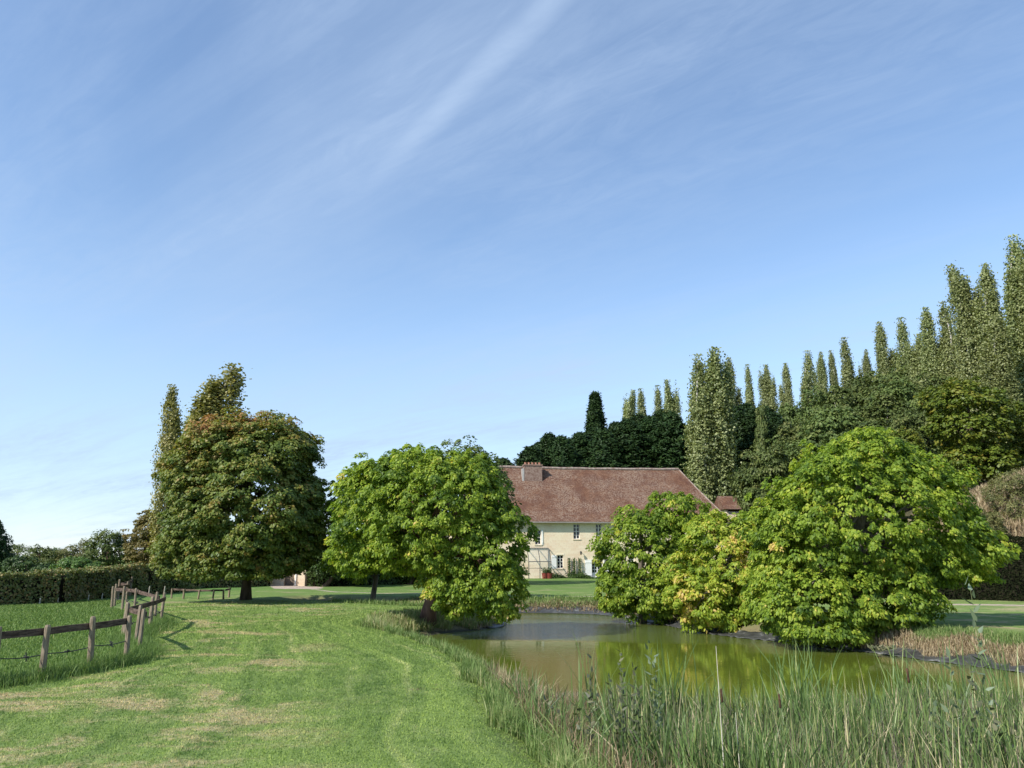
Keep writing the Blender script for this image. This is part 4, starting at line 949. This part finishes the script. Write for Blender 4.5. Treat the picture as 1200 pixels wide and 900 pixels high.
# ------------------------------------------------------------------ pond liner rim
M_liner, t, out = newmat('pond_liner'); tcn = t.node('ShaderNodeTexCoord'); n_ = t.noise(tcn.outputs['Object'], 2.5, 5, .7, .5)
principled(t, out, t.ramp(n_, [(.35, (.028,.028,.026)), (.58, (.065,.066,.064)), (.72, (.28,.28,.26))]), .5, n_, .8, .08, .4)
def liner(label, u0, u1, w0, w1, front):
    a = at_z(u0[0], u0[1], WZ)[:2]; b = at_z(u1[0], u1[1], WZ)[:2]
    i0 = int(np.argmin(((poly-a)**2).sum(1))); i1 = int(np.argmin(((poly-b)**2).sum(1)))
    if i1 < i0: i0, i1 = i1, i0
    pts = poly[i0:i1+1]
    fine_ = []
    for p, q in zip(pts[:-1], pts[1:]):
        k = max(1, int(np.linalg.norm(q-p)/.15)); fine_ += [p+(q-p)*j/k for j in range(k)]
    pts = np.array(fine_+[pts[-1]]); V = []; n = len(pts); J = 6
    for i, p in enumerate(pts):
        tt = pts[min(i+1, n-1)]-pts[max(i-1, 0)]; tt /= np.linalg.norm(tt); nn = np.array([tt[1], -tt[0]])
        q = p+nn*.1
        if sdf(q[0:1], q[1:2])[0] < 0: nn = -nn
        fade = min(1, i/5, (n-1-i)/5)
        wd = (w0+w1*(.5+.5*math.sin(i*.33)*math.sin(i*.13+1)))*(.15+.85*fade)
        for j in range(J+1):
            s = -.35+(wd+.35)*j/J; xy = p+nn*s
            V.append([xy[0], xy[1], 0])
    V = np.array(V); V[:, 2] = ground_z(V[:, 0], V[:, 1])+.03+.025*np.sin(np.arange(len(V))*.9)*np.sin(np.arange(len(V))*.37)
    ii = (np.arange(n-1)[:, None]*(J+1)+np.arange(J)[None]).ravel(); Fq = np.stack([ii, ii+1, ii+J+2, ii+J+1], 1)
    o = mesh_np('pond_liner', V, Fq, M_liner, smooth=True); 
    md = o.modifiers.new('thick', 'SOLIDIFY'); md.thickness = .012
    tag(o, label, 'pond liner', 'exposed edges of the pond liner')
liner('wrinkled black and grey liner edge along the left bank below the leaning tree', (470,752), (572,736), .28, .30, 0)
liner('wrinkled dark grey liner edge along the right bank in front of the lawn', (1000,761), (1290,796), .30, .30, 0)

# ------------------------------------------------------------------ grasses
def blades(name, label, XY, H, Wd, lean, mat, segs=3, hue=(.5, .2), kind='stuff', cat='grass', dirbias=None, z=None, curl=1.0, parent=None, clusters=None, pond=False):
    n = len(XY); z = ground_z(XY[:, 0], XY[:, 1]) if z is None else z
    a = rng.random(n)*2*math.pi; ld = np.stack([np.cos(a), np.sin(a)], 1)*np.abs(rng.normal(0, lean, n))[:, None]
    if dirbias is not None: ld += np.array(dirbias)
    fa = rng.random(n)*math.pi; sd_ = np.stack([np.cos(fa), np.sin(fa)], 1)
    H = np.broadcast_to(H, (n,)); Wd = np.broadcast_to(Wd, (n,)); V = []
    for k in range(segs+1):
        f = k/segs; wv = Wd*(1-f**2.6)*.5 if k < segs else 0*Wd
        c = np.stack([XY[:, 0]+ld[:, 0]*H*(f**(1+curl)), XY[:, 1]+ld[:, 1]*H*(f**(1+curl)), z+H*(f-(np.hypot(ld[:, 0], ld[:, 1])**2)*.45*f*f)], 1)
        o_ = np.stack([sd_[:, 0]*wv, sd_[:, 1]*wv, 0*wv], 1)
        if k < segs: V += [c-o_, c+o_]
        else: V += [c]
    V = np.stack(V, 1); per = 2*segs+1; V = V.reshape(-1, 3); b = (np.arange(n)*per)[:, None]
    Q = [b+np.array([[2*k, 2*k+1, 2*k+3, 2*k+2]]) for k in range(segs-1)]; Tt = b+np.array([[2*segs-2, 2*segs-1, 2*segs]])
    h = np.clip(rng.normal(hue[0], hue[1], n), .01, .99)
    if callable(clusters): h = np.clip(h+clusters(XY), .01, .99)
    faces = []; hh = []
    if segs > 1: faces.append(np.concatenate(Q, 0)); hh.append(np.tile(h, segs-1))
    faces.append(Tt); hh.append(h)
    at_ = {'h': ('FACE', np.concatenate(hh))}
    if pond: at_['dpond'] = ('POINT', np.repeat(sdf(XY[:, 0], XY[:, 1]), per))
    o = mesh_np(name, V, faces, mat, parent, at_)
    if label: tag(o, label, cat, kind=kind)
    return o
M_lawn_old = leafmat('lawn_blade', [(0.0, (0.045,0.090,0.012)), (.4, (0.085,0.155,0.022)), (.7, (0.140,0.205,0.038)), (.88, (0.24,0.25,0.085)), (1.0, (0.36,0.31,0.16))], .3, .6, .2)
M_pad = leafmat('paddock_blade', [(0.0, (0.06,0.105,0.028)), (.5, (0.110,0.175,0.048)), (.85, (0.19,0.25,0.085)), (1.0, (0.32,0.32,0.16))], .3, .6, .2)
M_rough = leafmat('rough_grass_blade', [(0.0, (0.05,0.085,0.020)), (.4, (0.10,0.155,0.045)), (.7, (0.18,0.22,0.085)), (1.0, (0.34,0.30,0.17))], .3, .6, .2)
M_reed = leafmat('reed_blade', [(0.0, (0.025,0.045,0.014)), (.35, (0.070,0.115,0.035)), (.62, (0.115,0.175,0.055)), (.84, (0.20,0.235,0.08)), (.94, (0.38,0.33,0.19)), (1.0, (0.50,0.42,0.28))], .25, .45, .35)
def scatter(n, x0, x1, y0, y1, test, power=1.0):
    """more points near the low-y end, thinning with distance"""
    out = []; tot = 0
    while tot < n:
        m = n*2; y = y0*(y1/y0)**(rng.random(m)**power); x = rng.uniform(x0, x1, m)
        keep = (np.abs(x) < .72*y+1.5) & test(x, y); p = np.stack([x, y], 1)[keep]; out.append(p); tot += len(p)
    return np.concatenate(out)[:n]
M_lawn, t, out = newmat('lawn_blade_lanes')
geo = t.node('ShaderNodeNewGeometry'); lc = lawn_colour(t, geo.outputs['Position'])[0]
hf = t.attr('h'); lc = t.mix(1.0, lc, t.ramp(hf, [(0.0, (.85,.90,.75)), (.5, (1.35,1.32,1.25)), (1.0, (2.0,1.8,1.6))]), 'MULTIPLY')
p_ = t.node('ShaderNodeBsdfPrincipled'); t.l.new(lc, p_.inputs['Base Color']); p_.inputs['Roughness'].default_value = .6; p_.inputs['Specular IOR Level'].default_value = .2
tl_ = t.node('ShaderNodeBsdfTranslucent'); t.l.new(lc, tl_.inputs['Color']); ms_ = t.node('ShaderNodeMixShader'); ms_.inputs[0].default_value = .35
t.l.new(p_.outputs[0], ms_.inputs[1]); t.l.new(tl_.outputs[0], ms_.inputs[2]); t.l.new(ms_.outputs[0], out.inputs['Surface'])
lawn_test = lambda x, y: (sdf(x, y) > 1.0) & (side(x, y) < 0.1) & (x < 6)
XY = scatter(300000, -16, 3, 6.0, 44, lawn_test); XY = XY[rng.random(len(XY)) < 1-sstep(20, 42, XY[:, 1])]
def lane_hue(XY):
    d = sdf(XY[:, 0], XY[:, 1]); return .10*np.sin(d*2*math.pi/2.3)+.10*np.sin(XY[:, 0]*1.3+XY[:, 1]*.4)*np.sin(XY[:, 1]*1.1)
blades('lawn_grass', 'short mown grass blades on the lawn between the fence and the pond', XY, rng.uniform(.010, .030, len(XY))*(.6+XY[:, 1]/24), .005+.0007*XY[:, 1], 1.1, M_lawn, 2, (.55, .24), pond=True)
pad_test = lambda x, y: side(x, y) > .15
XY = scatter(110000, -30, -4, 9.0, 40, pad_test)
blades('paddock_grass', 'longer fresh green grass of the paddock behind the fence', XY, rng.uniform(.03, .09, len(XY))*(.8+XY[:, 1]/60), .010+.0008*XY[:, 1], .5, M_pad, 2, (.5, .18))
# tufts along the fence
XY = []
for a, b in zip(FENCE[:8], FENCE[1:9]):
    L = np.linalg.norm(b-a); k = int(L*3200); s = rng.random((k, 1)); XY.append(a+(b-a)*s+rng.normal(0, .20, (k, 2))+np.array([.08, -.08]))
XY = np.concatenate(XY)
blades('fence_tufts', 'uncut grass tufts along the foot of the timber fences', XY, rng.gamma(4, .035, len(XY)).clip(.04, .34), .010, .65, M_pad, 3, (.42, .2))
# rough margins of the pond
def margin(n, lo, hi, x0, x1, y0, y1): return scatter(n, x0, x1, y0, y1, lambda x, y: (lambda d: (d > lo) & (d < hi))(sdf(x, y)+.25*np.sin(x*3+y*2)*np.sin(y*3.3)))
XY = margin(75000, .05, 1.25, -6, 3, 7.0, 27)
def marg_hue(XY): return .22*sstep(17, 9, XY[:, 1])*sstep(.9, .2, sdf(XY[:, 0], XY[:, 1]))+.12*np.sin(XY[:, 0]*2.1)*np.sin(XY[:, 1]*1.7)
blades('margin_grass', 'rough uncut grass along the near bank of the pond', XY, rng.gamma(4, .045, len(XY)).clip(.05, .5)*(1-.25*sstep(10, 20, XY[:, 1])), .008+.0005*XY[:, 1], .55, M_rough, 3, (.48, .18), clusters=marg_hue)
XY = margin(9000, .1, 1.2, -6, -0.5, 24, 33)
blades('bank_grass', 'pale seeding grass round the foot of the leaning tree', XY, rng.gamma(5, .045, len(XY)).clip(.08, .45), .025, .5, M_rough, 3, (.72, .2))
XY = margin(16000, .15, .95, 9.5, 19, 15, 27)
blades('dry_fringe', 'pinkish brown dry grass fringe directly above the liner on the right bank', XY, rng.gamma(4, .035, len(XY)).clip(.04, .30), .022, .8, M_dryl, 3, (.55, .22))
XY = margin(20000, .8, 2.2, 9.5, 19, 15, 27)
blades('bank_grass', 'straw-coloured rough grass on the right bank above the liner', XY, rng.gamma(4, .026, len(XY)).clip(.04, .25), .018, .8, M_rough, 3, (.45, .2))
XY = margin(9000, .0, .9, -9, 9, 31, 44)
blades('dry_fringe', 'brown dry grass fringe at the waterline below the house lawn', XY, rng.gamma(4, .032, len(XY)).clip(.05, .28), .04, .8, M_dryl, 3, (.40, .22))
XY = margin(20000, .5, 2.2, -9, 9, 31, 44)
blades('bank_grass', 'rough brown and green grass on the far bank below the house lawn', XY, rng.gamma(4, .032, len(XY)).clip(.05, .30), .032, .8, M_rough, 3, (.42, .2))
XY = margin(16000, .1, 1.5, -10, -2.5, 29, 37)
blades('bank_grass', 'dry tufts round the narrow left arm of the pond', XY, rng.gamma(4, .035, len(XY)).clip(.05, .25), .045, .7, M_rough, 3, (.78, .2))
# dry bank on the hill
XY = np.stack([rng.uniform(26, 44, 26000), rng.uniform(46, 60, 26000)], 1)
blades('dry_bank_grass', 'pinkish dry grass on the steep bank above the dark hedge', XY, rng.uniform(.3, .8, len(XY)), .09, .6, M_dryl, 3, (.5, .25))

# reeds in the near water
reed_test = lambda x, y: (sdf(x, y) < .25) & (y < 11.0+.5*np.sin(x*1.3)-.6*sstep(3, -1, x)) & (x > 1.2+.35*(11-y)*0)
XY = scatter(14500, .6, 12, 5.2, 12.0, reed_test)
hgt_ = rng.normal(1.15, .10, len(XY)).clip(.7, 1.5)*(1+.10*np.sin(XY[:, 0]*1.9+1)*np.sin(XY[:, 1]*1.5))*(1-.20*sstep(8.0, 5.5, XY[:, 1]))
blades('reeds', 'dense green bulrush leaves standing in the near edge of the pond', XY, hgt_, rng.uniform(.022, .048, len(XY)), .26, M_reed, 7, (.44, .25), cat='reeds', z=np.full(len(XY), -.66), curl=1.2)
XY = scatter(2300, .6, 12, 5.2, 12.0, reed_test)
blades('dry_reeds', 'withered straw-coloured stems among the green reeds', XY, rng.normal(1.15, .2, len(XY)).clip(.6, 1.7), rng.uniform(.006, .016, len(XY)), .35, M_reed, 6, (.93, .05), cat='reeds', z=np.full(len(XY), -.66), curl=.8)
# taller bunches
XYs = []
for (u, v, k) in [(930,860,38),(955,850,30),(1180,850,34),(1060,850,20),(790,850,26),(690,850,24),(1130,860,24)]:
    c = at_z(u, v, -.6)[:2]; XYs.append(c+rng.normal(0, .16, (k, 2)))
for _ in range(26): c = XY[rng.integers(len(XY))]; k = int(rng.integers(6, 16)); XYs.append(c+rng.normal(0, .10, (k, 2)))
XYs = np.concatenate(XYs)
blades('tall_reeds', 'taller bunches of bulrush leaves rising above the reed bed', XYs, rng.normal(1.42, .14, len(XYs)).clip(1.1, 1.95), .026, .30, M_reed, 8, (.55, .12), cat='reeds', z=np.full(len(XYs), -.66))
# seed heads and fine dead twigs, mauve-brown haze on top of the reeds
n = 3600; XY = scatter(n, .6, 12, 7.0, 12.0, reed_test)
M_seed = leafmat('seed_head', [(0, (.09,.065,.055)), (.5, (.19,.145,.125)), (1, (.32,.26,.21))], .2)
blades('seed_stems', 'thin brown seed stems over the reed bed', XY, rng.normal(1.20, .10, n), .008, .22, M_seed, 4, (.5, .25), cat='reeds', z=np.full(n, -.66), curl=.6)
# dry brown sedge at the left end of the reeds
sed_test = lambda x, y: (sdf(x, y) > -1.6) & (sdf(x, y) < .9) & (x > -1.2) & (x < 3.2)
XY = scatter(30000, -1.2, 3.4, 5.6, 15.5, sed_test)
def sed_h(XY): return .22*np.sin(XY[:, 0]*3.1+XY[:, 1])*np.sin(XY[:, 1]*1.9)
zs = np.maximum(ground_z(XY[:, 0], XY[:, 1]), -.66)
blades('dry_sedge', 'tangled brown and mauve dry sedge at the left end of the reed bed', XY, rng.gamma(7, .055, len(XY)).clip(.12, .70), .013, .95, M_dryl, 4, (.40, .24), cat='sedge', z=zs, clusters=sed_h)
XY = scatter(4200, -.6, 3.6, 5.6, 13.5, sed_test); zs = np.maximum(ground_z(XY[:, 0], XY[:, 1]), -.66)
blades('green_sedge', 'arching green blades growing through the dry sedge', XY, rng.gamma(9, .062, len(XY)).clip(.25, .85), .022, .6, M_reed, 6, (.48, .16), cat='sedge', z=zs)
# yellow iris leaves
c = at_z(590, 850, -.35)[:2]; XY = c+rng.normal(0, .16, (16, 2))*np.array([1.8, 1]); 
blades('iris_clump', 'few yellow-green flag iris leaves at the water edge in front', XY, rng.uniform(.5, .8, 16), .04, .5, M_reed, 7, (.80, .03), cat='plant', kind=None, z=np.full(16, -.35))
# cattails
M_cat_head = simple('cattail_head', (.05,.025,.015), (.10,.055,.03), 20, .9, .3)
M_stem = simple('green_stem', (.10,.13,.05), (.16,.19,.08), 8, .7, .2)
for i, (u, v) in enumerate([(1063,782),(913,812),(845,806),(1010,835)]):
    tp = at_y(u, v, 8.6+.3*i); L = tp[2]+.66; r = empty('cattail', (tp[0]+.05, tp[1], -.66), ['brown cattail head standing clear above the reeds on the right', 'brown cattail head low among the reeds left of the leafy bunch', 'brown cattail head among the reeds nearest the sedge', 'brown cattail head deep in the reeds, lowest of all'][i], 'cattail', 'cattail heads in the reed bed')
    mb = MB(); mb.tube([(0,0,0), (-.02,0,L*.6), (-.05,0,L-.16), (-.055,0,L+.06)], [.006,.005,.004,.002], 5); mb.build('stem', M_stem, r)
    mb = MB(); mb.tube([(-.047,0,L-.16),(-.048,0,L-.15),(-.053,0,L-.02),(-.054,0,L-.005)], [.004,.013,.013,.004], 8); mb.build('seed_head', M_cat_head, r, True)
# tall leafy willow shoots and herbs
M_shoot = leafmat('sallow_leaf', [(0, (.05,.075,.03)), (.5, (.11,.15,.07)), (1, (.26,.32,.22))], .25)
M_dock = leafmat('dark_weed_leaf', [(0, (.03,.035,.02)), (.5, (.065,.075,.04)), (1, (.15,.14,.08))], .2)
def shoot(name, label, u, vt, Y, zb, nst, LL, WW, mat, nlf, spread=.15, hue=.6, cat='plant'):
    tp = at_y(u, vt, Y); r = empty(name, (tp[0], Y, zb), label, cat); Ht = tp[2]-zb; st = MB(); Ps = []; Tp = []
    for s in range(nst):
        H_ = Ht*(1 if s == 0 else rng.uniform(.6, .92)); bx_, by_ = (0, 0) if s == 0 else rng.normal(0, spread*.6, 2); tx, ty = rng.normal(0, spread, 2) if s else rng.normal(0, .04, 2)
        cr = lambda f: np.array([bx_*(1-f)+tx*f**1.5, by_*(1-f)+ty*f**1.5, H_*f]); st.tube([cr(f) for f in np.linspace(0, 1, 7)], [.008*(1-.8*f) for f in np.linspace(0, 1, 7)], 5)
        for k in range(nlf):
            f = .25+.75*(k+.5)/nlf; a = k*2.4+s; dd = np.array([math.cos(a), math.sin(a), .75+.5*f]); dd /= np.linalg.norm(dd); Ps.append(cr(f)+dd*LL*.5); Tp.append(dd)
    Ps = np.array(Ps); Tp = np.array(Tp); n = len(Ps); nr = unit(np.cross(Tp, rand_dir(n))+np.array([0, -.2, .5]))
    v, f, h = leaf_mesh(Ps, nr, Tp, LL*rng.uniform(.7, 1.2, n), WW, np.clip(rng.normal(hue, .2, n), 0, 1), True)
    mesh_np('leaves', v, f, mat, r, {'h': ('FACE', h)}); st.build('stem', M_stem, r, True)
shoot('willow_shoot', 'tall single willow shoot with paired grey-green leaves, rising right of centre above the pond', 1141, 681, 8.6, -.62, 1, .13, .048, M_shoot, 26, hue=.8)
shoot('willow_shoot', 'bushy leafy shoot just left of the tall single willow shoot', 1105, 765, 8.4, -.62, 5, .10, .045, M_shoot, 20, .16, .55)
shoot('willow_shoot', 'dark leafy shoot at the foot of the tall single willow shoot', 1139, 780, 8.9, -.62, 4, .09, .05, M_dock, 20, .14, .6)
shoot('willow_shoot', 'pale leafy shoot standing in the reeds, upper middle', 767, 752, 9.3, -.62, 3, .10, .035, M_shoot, 24, .10, .7)
shoot('dark_weed', 'dark-leaved weed arching over the bright reflection', 690, 768, 9.6, -.55, 5, .09, .045, M_dock, 16, .30, .4)
shoot('dark_weed', 'dark-leaved weed with dense small leaves, next to the pale leafy shoot', 728, 762, 9.0, -.55, 7, .08, .035, M_dock, 26, .22, .5)
shoot('dark_weed', 'bushy dark green weed low in the reeds on the right', 1165, 815, 7.8, -.62, 6, .08, .05, M_dock, 20, .2, .6)
shoot('bank_weed', 'low green weed growing at the liner edge on the right bank', 1030, 758, 22.9, -.45, 9, .14, .06, M_dock, 14, .3, .7)
for i, (u, vt) in enumerate([(839,757),(862,835),(1230,700)][:2]):
    tp = at_y(u, vt, 7.6); mb = MB(); H_ = tp[2]+.66; mb.tube([(0,0,0), (.01,0,H_*.5), (0,0,H_)], [.006,.005,.002], 5); o = mb.build('dead_stalk', M_stk, None, True); o.location = (tp[0], tp[1], -.66)
    tag(o, ['tall straight straw-coloured stalk standing above the reeds', 'shorter straight straw-coloured stalk beside the tall one'][i], 'stalk')
